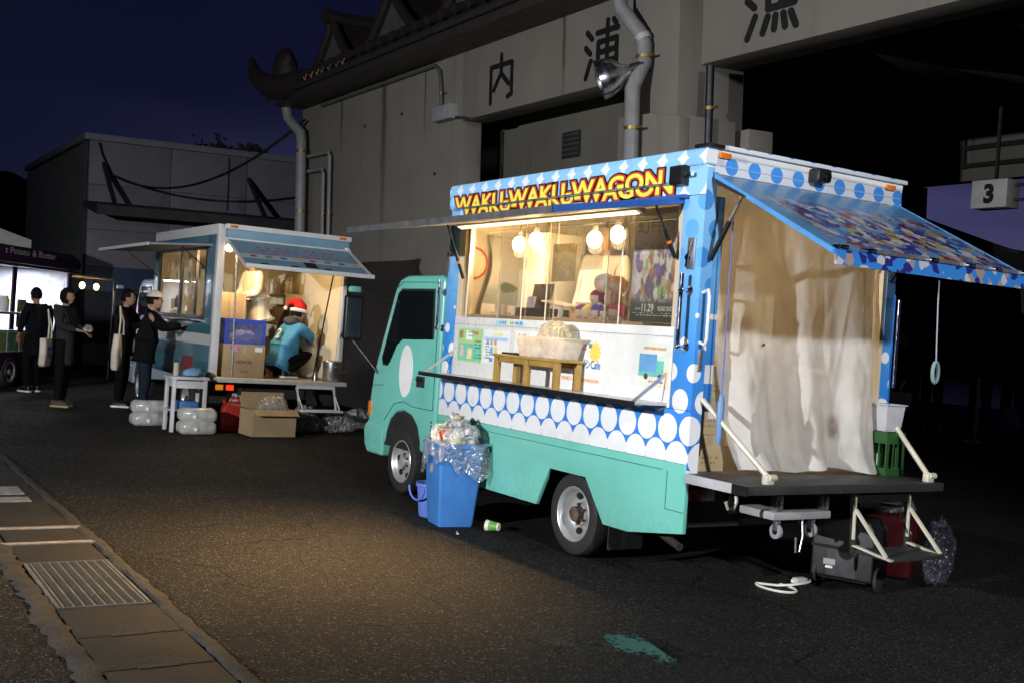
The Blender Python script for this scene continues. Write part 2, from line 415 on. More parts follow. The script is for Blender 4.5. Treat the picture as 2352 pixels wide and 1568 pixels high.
# the covered drain that runs along the yard, parallel to the trucks
drain = MB().box(-7, 24, 2.925, 3.43, -.05, .003).build('drain_channel', mat('drain_void_shade', (.004, .004, .004), .9)); struct(drain)  # flat sheet; its near-black colour paints the shade of the void below the grate
rnd = random.Random(3)
def strip(y0, y1, jit):
    n = 620
    def f(u, v):
        x = -7 + 31 * u; w = jit * (math.sin(x * 5.1) * .3 + math.sin(x * 13.3 + 1) * .3 + rnd.uniform(-1, 1) * .55)
        return (x, y0 + (y1 - y0) * v + (w if v in (0, 1) else 0), (.004 if v in (0, 1) else .016) + rnd.uniform(-.004, .008))
    return MB().grid(f, n, 4)
strip(2.855, 2.935, .016).build('kerb', KERB, drain, smooth=True)
strip(3.415, 3.53, .035).build('kerb', KERB, drain, smooth=True)
xs = [-7, -6, -5, -4, -3, -2, -1.15, -.41, .10, .615]
for a, b in zip(xs, xs[1:]):
    sl = MB().box(a + .006, b - .006, 2.94, 3.41, -.03, .012).build('cover_slab', SLAB, drain, bevel=.008)
for hx in (.10, -.41):
    MB().box(hx - .022, hx + .022, 3.10, 3.27, .0, .0165).build('hand_hole', mat('hole_black', (.004, .004, .004), 1), drain)
xs = [1.695, 2.23, 2.9, 3.5, 4.1, 4.7, 5.3, 6.2, 7.2, 8.2, 9.4, 10.6, 12, 14, 17, 20, 24]
for a, b in zip(xs, xs[1:]): MB().box(a + .005, b - .005, 2.94, 3.41, -.03, .012).build('cover_slab', SLAB, drain, bevel=.008)
for a, b, y1 in ((2.20, 2.26, 4.2), (2.70, 2.765, 4.2)):
    MB().box(a, b, 2.90, y1, .0, .0185).build('painted_line', WPAINT, drain)
for a, b in ((3.78, 3.98), (4.12, 4.5)):
    MB().box(a, b, 3.04, 4.2, .0, .0185).build('painted_line', WPAINT, drain)
gr = MB(); gx0, gx1, gy0, gy1 = .63, 1.68, 2.95, 3.405
gr.box(gx0, gx1, gy0, gy0 + .014, -.03, .016); gr.box(gx0, gx1, gy1 - .014, gy1, -.03, .016)
gr.box(gx0, gx0 + .012, gy0 + .014, gy1 - .014, -.03, .016); gr.box(gx1 - .012, gx1, gy0 + .014, gy1 - .014, -.03, .016)
gro = gr.build('drain_grate', IRON, drain)
cb = MB().box(gx0 + .013, gx1 - .013, -.004, .004, -.03, .018).mesh('bearing_bar')
nb = 9
for i in range(nb): obj('bearing_bar', cb, IRON, gro, (0, gy0 + .03 + (gy1 - gy0 - .06) * i / (nb - 1), 0))
rb = MB().box(-.003, .003, gy0 + .015, gy1 - .015, -.02, .0145).mesh('cross_bar')
for i in range(44): obj('cross_bar', rb, mat('grate_dark', (.045, .045, .042), .8), gro, (gx0 + .03 + (gx1 - gx0 - .06) * i / 43, 0, 0))
moss = mat('moss', (.022, .032, .010), .95, var=.4, scale=40, bmp=.8)
for k, (mx, my) in enumerate(((1.02, 3.27), (1.25, 3.13), (.9, 3.17), (1.3, 3.05))):
    m_ = MB()
    for q in range(26): m_.ball((mx + rnd.gauss(0, .045), my + rnd.gauss(0, .03), .008), (.012, .01, .007), 5, 4, .3)
    stuff(m_.build('moss_tuft', moss, drain))

# far shore
def hill_mat():
    t = NT('dark_wooded_hill'); n = t.noise(.25, 6)
    return t.end(t.bsdf(t.ramp(n, [(.3, (.006, .009, .006)), (.7, (.02, .028, .016))]), .95, 0, t.bump(n, 1, .6), .1))
HM = hill_mat()
def ridge(name, pts, depth, lab=None):
    r = random.Random(5); n = 110; mb = MB()
    def f(u, v):
        k = u * (len(pts) - 1); i = min(int(k), len(pts) - 2); t_ = k - i
        p = Vector(pts[i]).lerp(Vector(pts[i + 1]), t_)
        top = p.z * (1 + .03 * math.sin(u * 90) + .02 * math.sin(u * 213)) + r.uniform(-.25, .25) * p.z * .06
        prof = (0, .55, .85, 1, .8, 0)[int(round(v * 5))]
        d = Vector((p.x, p.y, 0)).normalized()
        return tuple(Vector((p.x, p.y, 0)) + d * depth * (v - .5) + Vector((0, 0, -2 + (top + 2) * prof)))
    o = mb.grid(f, n, 5).build(name, HM, smooth=180); return struct(o)
ridge('hill', [(330, -140, 15), (230, -180, 20), (150, -205, 21.8), (125, -210, 20.6), (70, -225, 19), (0, -240, 26), (-90, -210, 22)], 60)
ridge('hill', [(105, 70, 20), (110, 40, 18), (112, 10, 15.5), (115, -12, 14.3), (120, -40, 12)], 40)
wt = NT('harbour_water'); wtr = wt.end(wt.bsdf((.004, .006, .012), .12, 0, wt.bump(wt.noise(1.4, 4), .25, .1), .5))
struct(MB().box(-150, 300, -200, -19.5, -.4, .02).build('water', wtr))

# ================================================================ market hall (leans about 3 degrees against the sloping yard)
TILT = -.05
def wall_mat(name, base, streak=.3):
    t = NT(name); co = t.coord(); x, y, z = t.xyz(co)
    n1 = t.noise(1.1, 5); n2 = t.noise(140, 3); n3 = t.noise(9, 4)
    c = t.mix(t.maprange(n1, .25, .75), tuple(v * .86 for v in base), tuple(v * 1.1 for v in base))
    cv = t.n('ShaderNodeCombineXYZ'); t.l(t.M('MULTIPLY', x, 1.7), cv.inputs[0]); t.l(t.M('MULTIPLY', z, .16), cv.inputs[2]); t.l(t.M('MULTIPLY', y, 1.7), cv.inputs[1])
    s = t.noise(3.2, 4, cv.outputs[0])
    c = t.mix(t.maprange(s, .55, .78, 0, streak), c, tuple(v * .42 for v in base))
    c = t.mix(t.maprange(n3, .6, .8, 0, .22), c, tuple(v * .6 for v in base))
    # long drip stains running down from the eave
    for sx, w in ((12.25, .15), (14.05, .07), (10.75, .04), (6.9, .05)):
        d = t.M('ABSOLUTE', t.M('ADD', t.M('SUBTRACT', x, sx), t.M('MULTIPLY', t.M('SUBTRACT', t.noise(2.5, 4), .5), .12)))
        f = t.M('MULTIPLY', t.maprange(d, 0, w, 1, 0), t.maprange(z, 2.2 if w > .1 else 4.4, 5.2, 0, .95))
        c = t.mix(f, c, (base[0] * .22, base[1] * .18, base[2] * .13))
    return t.end(t.bsdf(c, .8, 0, t.bump(n2, .35, .006), .3))
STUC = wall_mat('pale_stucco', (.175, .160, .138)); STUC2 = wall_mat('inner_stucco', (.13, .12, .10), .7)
DARK = mat('dark_ceiling', (.05, .048, .045), .9, var=.2); ROOFM = mat('glazed_roof_tile', (.008, .0032, .0032), .75, var=.3, scale=3, bmp=.3, bscale=12)
FASC = mat('eave_fascia', (.026, .021, .018), .55, var=.2, scale=3); PVC = mat('grey_downpipe', (.20, .20, .20), .42, var=.12, dirt=.35)
STEELD = mat('dark_steel', (.05, .05, .05), .45, .6, var=.2); BRASS = mat('old_brass', (.25, .17, .06), .45, .8, var=.3)
H = thing('market_hall', 'pale stuccoed harbour market hall with tiled gables and black painted characters', 'building', (0, -3.75, 0), (TILT, 0, 0))
# local frame: y=0 is the beam face, +y is towards the yard, z up
def hb(name, m, x0, x1, y0, y1, z0, z1, bev=.012): return MB().box(x0, x1, y0, y1, z0, z1).build(name, m, H, bevel=bev)
hb('wall', STUC, 9.55, 16.0, -.35, .0, -.3, 5.75)
hb('wall', STUC, 15.75, 15.99, -14, -.352, -.3, 5.7)
hb('beam', STUC, 4.27, 9.546, -.42, -.002, 4.62, 5.75)
hb('beam', STUC, -12, 4.2, -.5, .03, 4.56, 5.75)
hb('column', STUC, 4.2, 5.02, -.6, .35, -.3, 5.7)
cbm = MB().prism([(5.03, -.3), (3.98, -.3), (3.98, 3.93), (4.45, 4.02), (5.03, 4.04)], 'y', .352, .50); cbm.build('column_base', STUC, H, bevel=.015)
hb('column_base', STUC, 5.022, 5.2, -.4, .30, -.3, 4.04); hb('column_base', STUC, 3.98, 4.198, -.3, .35, -.3, 3.95)
hb('column_base', STUC, 3.90, 4.197, -.78, -.42, -.3, 3.88)
hb('wall', STUC2, 5.25, 12.2, -1.25, -1.0, -.3, 5.6)
hb('vent', mat('vent_black', (.012, .012, .012), .8), 7.87, 8.32, -1.0, -.985, 4.02, 4.40, .004)
for i in range(5): hb('vent_slat', mat('vent_slat_grey', (.05, .05, .05), .6), 7.89, 8.30, -.985, -.965, 4.06 + i * .07, 4.085 + i * .07, .003)
hb('conduit', STEELD, 9.95, 10.0, -1.0, -.95, -.3, 4.62, .01)
hb('ceiling', DARK, -12, 15.7, -8.7, -.5, 5.5, 5.62)
hb('soffit_beam', DARK, 3.4, 3.7, -8.3, -1.4, 4.9, 5.5); hb('soffit_beam', DARK, -1.4, -1.1, -8.3, -.6, 4.9, 5.5)
hb('floor', concrete('hall_floor', .022), -12, 15.7, -13, -.7, -.2, .004)
# side and back of the hall
hb('wall', STUC2, 8.46, 8.7, -8.75, -1.3, -.3, 5.5)
hb('wall', STUC2, -12, 8.455, -8.7, -8.4, 4.2, 5.5)
hb('column', STUC2, 8.05, 8.452, -8.75, -8.3, -.3, 4.195); hb('column', STUC2, .4, .95, -8.75, -8.3, -.3, 4.195)
for z, y, r in ((4.2, -1.6, .05), (4.45, -1.7, .035)):
    MB().tube([(8.4, y, z - .4), (8.4, -8.2, z - .4)], r, 8).build('pipe', STEELD, H, smooth=True)
for z in (4.45, 4.75):
    MB().tube([(7.8, -8.33, z), (-6, -8.33, z)], .04, 8).build('pipe', STEELD, H, smooth=True)
for k in range(6):
    hb('pipe_hanger', STEELD, 7.0 - k * 1.6, 7.06 - k * 1.6, -8.36, -8.30, 4.4, 5.45, .004)
MB().prism([(8.6, 3.78), (1, 1.12), (1, .3), (6.15, 2.0), (6.25, 3.02), (8.6, 3.46)], 'y', -9.1, -8.8).build('canopy', mat('canopy_black', (.01, .01, .012), .7), H)
# eave and roof
hb('eave_fascia', FASC, -12, 15.9, .02, .62, 5.62, 5.80, .02)
hb('eave_soffit', mat('soffit_grey', (.10, .09, .085), .8), -12, 15.85, -.3, .58, 5.755, 5.9, .0)
MB().tube([(-12, .66, 5.80), (16.1, .66, 5.80)], .055, 10).build('gutter', STEELD, H, smooth=True)
rf = MB().prism([(.62, 5.84), (.55, 5.95), (-4.5, 7.8), (-9.2, 5.84)], 'x', -12, 16.0).build('roof', ROOFM, H)
tl = MB().cyl((0, .70, 5.96), (0, -3.0, 7.36), .07, .07, 8).mesh('roof_tile', smooth=True)
for i in range(70): obj('roof_tile', tl, ROOFM, rf, (15.8 - i * .4, 0, 0))
# row of curved gables above the eave
def gable(cx, hw, z0, h):
    pts = []
    for i in range(-12, 13):
        t_ = i / 12; pts.append((cx + hw * t_, z0 + h * (1 - abs(t_)) ** 1.65))
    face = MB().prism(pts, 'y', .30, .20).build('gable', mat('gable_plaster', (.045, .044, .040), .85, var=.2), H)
    bw = MB(); top = [(cx + hw * 1.12 * i / 12, .34, z0 + .02 + (h + .06) * (1 - abs(i / 12)) ** 1.65 + (.12 if abs(i) == 12 else 0)) for i in range(-12, 13)]
    bw.tube(top, .085, 8); bw.build('barge_tile', ROOFM, face, smooth=True)
    rg = MB().tube([(cx, .5, z0 + h + .14), (cx, .1, z0 + h + .12), (cx, -2.2, z0 + h + .12)], [.15, .12, .12], 8).build('ridge_tile', ROOFM, face, smooth=True)
    sl = MB()
    for sg in (-1, 1):
        sl.add([(cx, .3, z0 + h + .05), (cx, -2.6, z0 + h + .05), (cx + sg * hw * .45, -1.6, z0 + h * .35), (cx + sg * hw * .45, .3, z0 + h * .37), (cx + sg * hw, -.4, z0 + .05), (cx + sg * hw, .3, z0 + .04)],
               [(0, 1, 2, 3), (3, 2, 4, 5)])
    sl.build('gable_roof', ROOFM, face)
    return face
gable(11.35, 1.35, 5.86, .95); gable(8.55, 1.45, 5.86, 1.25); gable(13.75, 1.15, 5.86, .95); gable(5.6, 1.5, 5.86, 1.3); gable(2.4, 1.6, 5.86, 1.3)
# upturned corner ornament at the end of the eave
orn = MB().tube([(14.6, .5, 5.95), (15.3, .62, 5.9), (15.9, .78, 6.0), (16.35, .86, 6.25), (16.55, .88, 6.6)], [.22, .26, .22, .15, .06], 10).build('corner_ornament', ROOFM, H, smooth=True)
MB().ball((15.35, .62, 6.25), (.32, .22, .38), 12, 9, .06).build('ornament_tile', ROOFM, orn, smooth=True)
LEDW = glow('tiny_light_warm', (1, .55, .2), .10); LEDB = glow('tiny_light_cool', (.5, .55, 1), .06)
for i, x in enumerate((14.2, 13.9, 13.62, 13.4, 13.1, 12.75, 12.5)):
    MB().tube([(x, .70, 5.90), (x - .07, .70, 5.84), (x - .15, .70, 5.93)], .008, 5).build('string_light', LEDW if i in (0, 1, 2, 6) else LEDB, H)
# painted characters
def strokes(name, S, cx, cz, w, h, lw, m, y):
    mb = MB()
    for ln in S:
        P = [Vector((-(p[0] - .5) * w + cx, (p[1] - .5) * h + cz)) for p in ln]
        for a, b in zip(P, P[1:]):
            d = (b - a).normalized(); n = Vector((-d.y, d.x)); poly = []
            a0 = math.atan2(n.y, n.x)
            for i in range(7): t_ = a0 + math.pi * i / 6; poly.append((a.x + lw * math.cos(t_), a.y + lw * math.sin(t_)))
            for i in range(7): t_ = a0 + math.pi + math.pi * i / 6; poly.append((b.x + lw * math.cos(t_), b.y + lw * math.sin(t_)))
            y += .0004
            mb.prism(poly, 'y', y - .004, y + .004)
    return mb.build(name, m, H)
BLK = mat('sign_black', (.008, .008, .009), .5, var=.1)
WATER3 = [[(.04, .88), (.2, .74)], [(.0, .6), (.15, .47)], [(.02, .03), (.17, .33)]]
strokes('painted_character', [[(.06, 0), (.06, .78), (.94, .78), (.94, .1), (.78, .06)], [(.5, 1.0), (.5, .62), (.2, .27)], [(.5, .6), (.82, .33)]], 8.43, 5.08, .64, .64, .036, BLK, .004)
strokes('painted_character', WATER3 + [[(.36, .82), (1, .82)], [(.68, 1), (.68, .02)], [(.86, .99), (.95, .9)], [(.4, 0), (.4, .64), (.97, .64), (.97, .08), (.88, .05)], [(.4, .45), (.97, .45)], [(.4, .26), (.97, .26)]], 6.07, 5.06, .66, .66, .036, BLK, .004)
strokes('painted_character', WATER3 + [[(.6, 1), (.36, .8)], [(.55, .93), (.8, .93), (.72, .8)], [(.42, .78), (.92, .78), (.92, .40), (.42, .40), (.42, .78)], [(.42, .59), (.92, .59)], [(.67, .78), (.67, .40)], [(.42, .28), (.33, .06)], [(.57, .27), (.55, .08)], [(.72, .27), (.76, .08)], [(.86, .27), (.96, .06)]], 3.15, 5.02, .72, .68, .038, BLK, .036)
# downpipes, conduits
def pipe(name, pts, r, m, brackets=(), n=14):
    o = MB().tube(pts, r, n).build(name, m, H, smooth=True)
    for b in brackets:
        k = MB().cyl((b[0], b[1], b[2] - .018), (b[0], b[1], b[2] + .018), r + .008, n=14); k.box(b[0] - r - .09, b[0] - r + .01, b[1] - .012, b[1] + .012, b[2] - .012, b[2] + .012); k.build('pipe_bracket', BRASS, o, smooth=True)
    return o
pipe('downpipe', [(4.95, .60, 5.8), (4.95, .60, 5.35), (4.93, .58, 5.22), (4.70, .48, 4.92), (4.655, .46, 4.8), (4.645, .46, 4.6), (4.63, .62, 4.3), (4.62, .62, -.2)], .085, PVC, ((4.645, .46, 4.66), (4.62, .62, 3.86)))
MB().tube([(4.655, .46, 4.84), (4.68, .475, 4.90)], .09, 14).build('repair_tape', mat('pale_tape', (.34, .34, .33), .5), H, smooth=True)
pipe('downpipe', [(16.0, .35, 5.7), (16.0, .3, 5.45), (15.85, .25, 5.3), (15.55, .2, 5.1), (15.52, .2, 4.9), (15.5, .2, -.2)], .10, PVC, ((15.51, .2, 4.75), (15.5, .2, 3.6)))
for x0, z0 in ((14.33, 4.63), (14.62, 4.34)):
    pipe('conduit', [(15.4, .1, z0 + .02), (x0 + .08, .1, z0), (x0, .1, z0 - .08), (x0, .1, -.2)], .035, PVC, ((x0, .1, 3.5),), 10)
pipe('conduit', [(14.9, .05, 5.56), (10.35, .05, 5.56), (10.18, .05, 5.45), (10.13, .05, 5.2), (10.1, .05, 4.85)], .03, mat('dark_conduit', (.07, .07, .065), .5), ((10.12, .05, 5.1),), 10)
pipe('conduit', [(3.97, .1, 4.5), (3.97, .1, -.2)], .045, BLK, ((3.97, .1, 4.05),), 10)
hb('junction_box', mat('box_grey', (.24, .24, .24), .5), 9.62, 10.2, .004, .16, 4.66, 4.88, .012)
pipe('conduit', [(9.62, .06, 4.68), (9.2, -.05, 4.6), (8.9, -.08, 4.6)], .02, STEELD, (), 8)
hb('wall_pilaster', STUC, 14.75, 15.3, .003, .05, -.3, 4.25)
for (x, z) in ((13.0, 4.95), (11.55, 4.98), (10.35, 3.9), (8.0, 3.6)): MB().ball((x, .0, z), (.03, .03, .03), 8, 6).build('bolt_hole', BLK, H)

mat('chrome', (.75, .76, .8), .08, 1, var=.02)
# unlit floodlight fixed by the downpipe
FL = thing('floodlight', 'unlit chrome reflector floodlight clamped beside the grey downpipe', 'floodlight', (4.80, -3.75 + .98, 4.40))
ax = Vector((.55, .75, -.38)).normalized()
q = Vector((0, 0, 1)).rotation_difference(ax).to_matrix().to_4x4()
MB().lathe([(.03, -.16), (.05, -.12), (.075, -.08), (.12, -.03), (.155, .05), (.165, .12), (.16, .125), (.15, .05), (.115, -.02), (.07, -.07), (.0, -.09)], n=24).xf(q).build('reflector', mat('spun_aluminium', (.70, .71, .74), .24, 1, var=.05), FL, smooth=True)
MB().ball((0, 0, -.01), (.035, .035, .075), 12, 9).xf(q).build('lamp', mat('frosted_bulb', (.6, .6, .62), .25), FL, smooth=True)
MB().cyl((0, 0, -.15), (0, 0, -.26), .045, .04, 12).xf(q).build('socket', STEELD, FL, smooth=True)
MB().bar((-.1, -.16, .09), (-.12, -.45, .12), .05, .05).build('bracket', STEELD, FL)
FL.scale = (1.35, 1.35, 1.35)

# hanging bay number
NS = thing('number_sign', 'hanging white box sign with black number 3', 'sign', (4.38, -9.0, 3.84))
MB().box(-.27, .27, -.14, .14, -.19, .19).build('box', mat('sign_white', (.42, .42, .40), .6), NS, bevel=.01)
lettering('3', 'number', BLK, NS, (0, .1425, 0), SIDE, height=.27, offset=.055)
MB().box(-.02, .02, -.02, .02, .19, 1.2).build('hanger', STEELD, NS)
for k in range(2): MB().box(-.8, -.27, -.05, -.02, .1 - .2 * k, .14 - .2 * k).build('rail', STEELD, NS)

# ================================================================ far warehouse, overhead cable, tree
WH = thing('warehouse', 'dim white panelled warehouse with long dark canopy beyond the trucks', 'building', (24, -1.2, 0), (TILT * .6, 0, 0))
PAN = mat('panel_white', (.15, .15, .18), .55, var=.12, scale=1.2, dirt=.3); PANG = mat('corrugated_grey', (.055, .058, .055), .5, var=.15, scale=2)
MB().box(0, 9.2, -16, 0, -.3, 5.5).build('wall', mat('panel_joint', (.10, .10, .11), .8), WH)
for i in range(8):
    for z0, z1 in ((-.2, .55), (2.45, 3.35), (3.37, 4.45), (4.47, 5.55)):
        MB().box(-.03, .02, -.02 - 2.0 * i - 1.98, -.02 - 2.0 * i, z0, z1).build('wall_panel', PAN, WH, bevel=.006)
    MB().box(-.03, .02, -.02 - 2.0 * i - 1.98, -.02 - 2.0 * i, .57, 2.43).build('wall_panel', mat('panel_navy', (.015, .035, .085), .5), WH, bevel=.006)
cr = MB(); n = 74
for i in range(n):
    x0 = .02 + 9.1 * i / n; cr.prism([(x0, .02), (x0 + .06, .065), (x0 + .09, .065), (x0 + .122, .02)], 'z', -.2, 5.5)
stuff(cr.build('corrugated_cladding', PANG, WH))
MB().box(-.06, 9.3, -16, .12, 5.56, 5.72).build('roof_edge', PAN, WH, bevel=.01)
MB().hexa([(-1.7, -16, 3.62), (-.04, -16, 3.9), (-1.7, .1, 3.62), (-.04, .1, 3.9), (-1.7, -16, 3.85), (-.04, -16, 4.05), (-1.7, .1, 3.85), (-.04, .1, 4.05)]).build('canopy', mat('canopy_dark', (.03, .032, .028), .7, var=.3), WH)
for i in range(5): MB().bar((-1.5, -.35 - 3.7 * i, 3.86), (-.03, -.35 - 3.7 * i, 5.0), .09, .09).build('canopy_brace', STEELD, WH)
for i in range(1, 4): MB().tube([(-.06, -4.0 * i + .5, 5.5), (-.06, -4.0 * i + .5, 4.1)], .02, 6).build('conduit', STEELD, WH)
lp = []
A, B = Vector((15.55, -3.35, 5.35)), Vector((23.9, -1.6, 4.75))
for i in range(25):
    t_ = i / 24; lp.append(A.lerp(B, t_) - Vector((0, 0, .75 * 4 * t_ * (1 - t_))))
lp += [Vector((23.9, -1.35, 5.2)), Vector((23.9, -1.25, 5.5))]
tag(MB().tube(lp, .028, 6).build('overhead_cable', BLK, smooth=True), 'black cable sagging from the market hall to the warehouse', 'cable')
def tree(name, label, loc, hh, rr, n, seed):
    t_ = thing(name, label, 'tree', loc); r = random.Random(seed)
    bk = mat('bark', (.03, .025, .02), .95, bmp=.5); lf = mat('night_leaf', (.035, .05, .025), .8, var=.5, scale=2)
    MB().tube([(0, 0, 0), (.1, .05, hh * .4), (-.05, .1, hh * .7)], [.22, .15, .07], 8).build('trunk', bk, t_, smooth=True)
    for k in range(5):
        a = k * 1.3; MB().tube([(0, .05, hh * .45), (math.cos(a) * rr * .5, math.sin(a) * rr * .5, hh * .7), (math.cos(a) * rr * .8, math.sin(a) * rr * .8, hh * .85)], [.09, .05, .02], 6).build('limb', bk, t_, smooth=True)
    mb = MB()
    cl = [(Vector((r.gauss(0, rr * .45), r.gauss(0, rr * .45), hh * r.uniform(.6, .98))), r.uniform(.3, .6) * rr * .6) for _ in range(16)]
    for k in range(n):
        c, s_ = r.choice(cl); p = c + Vector((r.gauss(0, 1), r.gauss(0, 1), r.gauss(0, .7))) * s_ * .55
        a = Vector((r.uniform(-1, 1), r.uniform(-1, 1), r.uniform(-1, 1))).normalized(); b = a.orthogonal().normalized(); z_ = r.uniform(.10, .2)
        mb.add([p - a * z_, p + b * z_ * .5, p + a * z_, p - b * z_ * .5], [(0, 1, 2, 3)])
    stuff(mb.build('crown', lf, t_))
tree('broadleaf_tree', 'dark leafy tree top showing above the warehouse roof', (38, -8.6, 0), 8.6, 1.9, 2600, 2)
tree('broadleaf_tree', 'tall dark tree beside the warehouse end wall', (36, 2.2, 0), 8.2, 2.4, 2600, 4)

# the floodlight poles of the yard, behind the photographer
for (fx, fy, fz_), ax_, lab in ((FLOOD, Vector((.25, -.96, -.08)), 'galvanised work light post facing the serving windows'), (FLOOD2, Vector((.95, -.1, -.28)), 'tall galvanised lamp post facing the backs of the trucks')):
    PL = thing('yard_lamp_post', lab, 'lamp post', (fx - ax_.x * .3, fy - ax_.y * .3, 0))
    MB().tube([(0, 0, 0), (0, 0, fz_ * .5), (0, 0, fz_ + .05)], [.07, .06, .045], 14).build('pole', PVC, PL, smooth=True)
    MB().box(-.16, .16, -.16, .16, 0, .03).build('base_plate', STEELD, PL, bevel=.005)
    hd = MB().lathe([(.06, -.2), (.1, -.16), (.13, -.1), (.2, 0), (.19, .005), (.12, -.08), (0, -.1)], n=20)
    hd.xf(Matrix.Translation((ax_.x * .22, ax_.y * .22, fz_ + .02)) @ Vector((0, 0, 1)).rotation_difference(ax_).to_matrix().to_4x4()).build('lamp_head', STEELD, PL, smooth=True)

hl = thing('shore_light', 'tiny white harbour light shining across the dark water', 'light', (46.0, -60, 4.3))
MB().ball((0, 0, 0), (.22, .22, .16), 10, 7).build('lamp', glow('shore_white', (.9, .95, 1), 1.5), hl, smooth=True)
MB().cyl((0, 0, -5), (0, 0, -.1), .06, n=8).build('post', STEELD, hl)
# ================================================================ vehicle materials
def dots_mat(name, mode):
    """printed polka dots; the dot size changes with height, as on the wrap"""
    t = NT(name); x, y, z = t.xyz(t.coord())
    u = y if mode in ('rear', 'postrear') else x
    def lattice(s, row):
        def cell(du, dv):
            a = t.M('SUBTRACT', t.M('FRACT', t.M('ADD', t.M('DIVIDE', u, s), 10 + du)), .5)
            b = t.M('SUBTRACT', t.M('FRACT', t.M('ADD', t.M('DIVIDE', z, row), 10 + dv)), .5)
            a = t.M('MULTIPLY', a, s); b = t.M('MULTIPLY', b, row)
            return t.M('SQRT', t.M('ADD', t.M('MULTIPLY', a, a), t.M('MULTIPLY', b, b)))
        return t.M('MINIMUM', cell(0, .1), cell(.5, .6))
    blue = t.ramp(t.maprange(z, .8, 2.7), [(0, (.03, .20, .66)), (.35, (.05, .27, .72)), (.62, (.17, .44, .80)), (1, (.29, .57, .87))])
    if mode in ('side', 'postrear'):
        d = lattice(.20, .346)
        r = t.ramp(t.maprange(z, .78, 1.9), [(0, .98), (.16, .90), (.34, .72), (.62, .42), (.78, .26), (.86, .0)])
        r = t.M('MULTIPLY', t.xyz(r)[0], .104)
        white = t.M('LESS_THAN', d, r)
        pale = t.M('MULTIPLY', t.M('LESS_THAN', d, .062), t.M('GREATER_THAN', z, 1.86))
        c = t.mix(pale, blue, (.12, .39, .80) if mode == 'side' else (.06, .25, .62))
        c = t.mix(white, c, (.80, .81, .83))
        c = t.mix(t.M('LESS_THAN', z, .86), c, t.mix(t.M('LESS_THAN', d, .1025), (.02, .19, .66), (.80, .81, .83)))
    elif mode == 'top':
        a = t.M('MULTIPLY', t.M('SUBTRACT', t.M('FRACT', t.M('ADD', t.M('DIVIDE', x, .2), 10)), .5), .2); b = t.M('MULTIPLY', t.M('SUBTRACT', t.M('FRACT', t.M('DIVIDE', t.M('SUBTRACT', z, 2.43), .22)), .5), .2)
        d = t.M('SQRT', t.M('ADD', t.M('MULTIPLY', a, a), t.M('MULTIPLY', b, b)))
        c = t.mix(t.M('LESS_THAN', d, .1085), (.78, .80, .83), (.28, .56, .87))
    else:
        d = lattice(.19, .33)
        c = t.mix(t.M('LESS_THAN', d, .052), (.60, .62, .68), (.05, .26, .70))
    g = t.maprange(t.noise(3.3, 5), .55, .85, 0, .18)
    c = t.mix(g, c, (.10, .10, .10))
    return t.end(t.bsdf(c, t.maprange(t.noise(8, 3), .3, .7, .24, .38), 0, None, .5, .25))
def paint(name, color, dirt=.12, rough=.3):
    t = NT(name); x, y, z = t.xyz(t.coord())
    n = t.noise(2.2, 5)
    c = t.mix(t.maprange(n, .3, .7), tuple(v * .93 for v in color), tuple(min(1, v * 1.05) for v in color))
    cv = t.n('ShaderNodeCombineXYZ'); t.l(t.M('MULTIPLY', x, 6), cv.inputs[0]); t.l(t.M('MULTIPLY', z, .8), cv.inputs[2])
    c = t.mix(t.maprange(t.noise(2, 4, cv.outputs[0]), .58, .8, 0, dirt * 1.5), c, tuple(v * .55 for v in color))
    spl = t.M('MULTIPLY', t.maprange(z, .25, .62, 1, 0), t.maprange(t.noise(18, 5, rough=.7), .45, .7, 0, .35))
    c = t.mix(spl, c, (.09, .08, .07))
    return t.end(t.bsdf(c, rough, 0, t.bump(t.noise(1.6, 2), .06, .05), .5, .35))
TEAL = paint('teal_paint', (.165, .53, .45)); WHITEP = mat('white_panel', (.70, .70, .69), .3, var=.03, coat=.2, dirt=.06)
SIDEDOT = dots_mat('polka_side', 'side'); TOPDOT = dots_mat('polka_top', 'top'); REARDOT = dots_mat('polka_rear', 'rear'); POSTDOT = dots_mat('polka_post', 'postrear')
NAVY = mat('blue_trim', (.025, .10, .36), .35, var=.08); ALU = mat('aluminium', (.55, .55, .56), .35, .9, var=.1); CHROME = MATS['chrome']
RUBBER = mat('rubber', (.014, .014, .014), .75, var=.2, bmp=.2); CHAS = mat('chassis_black', (.012, .012, .012), .7, var=.3)
CREAM = mat('cream_wall', (.60, .50, .35), .6, var=.05, scale=3); TILEW = mat('kitchen_white', (.70, .66, .56), .5, var=.05)
GREYM = mat('grey_mirror', (.03, .035, .04), .08, .3); DGLASS = mat('dark_glass', (.006, .008, .009), .06, 0, spec=.6, var=.0)
PLY = mat('plywood', (.50, .34, .18), .6, var=.18, scale=5, bmp=.2); STEEL = mat('steel', (.42, .42, .42), .3, .9, var=.12)
BLKM = mat('black_metal', (.012, .012, .012), .4, .3); ACR = clear('acrylic_sheet', (.98, .97, .95), .03, .02, .02, (.8, .78, .7)); ACE = mat('acrylic_edge', (.85, .78, .62), .2)
AMBER = mat('amber_lens', (.65, .16, .01), .2, coat=.5); REDL = mat('red_lens', (.35, .01, .01), .2, coat=.5)
RIM = mat('silver_rim', (.52, .52, .52), .38, .55, var=.1, dirt=.25); RUST = mat('rusty_hub', (.10, .07, .05), .7, .3, var=.4, scale=20)
YEL = mat('sign_yellow', (.83, .78, .10), .4, var=.02); SRED = mat('sign_red', (.55, .045, .02), .4, var=.05)

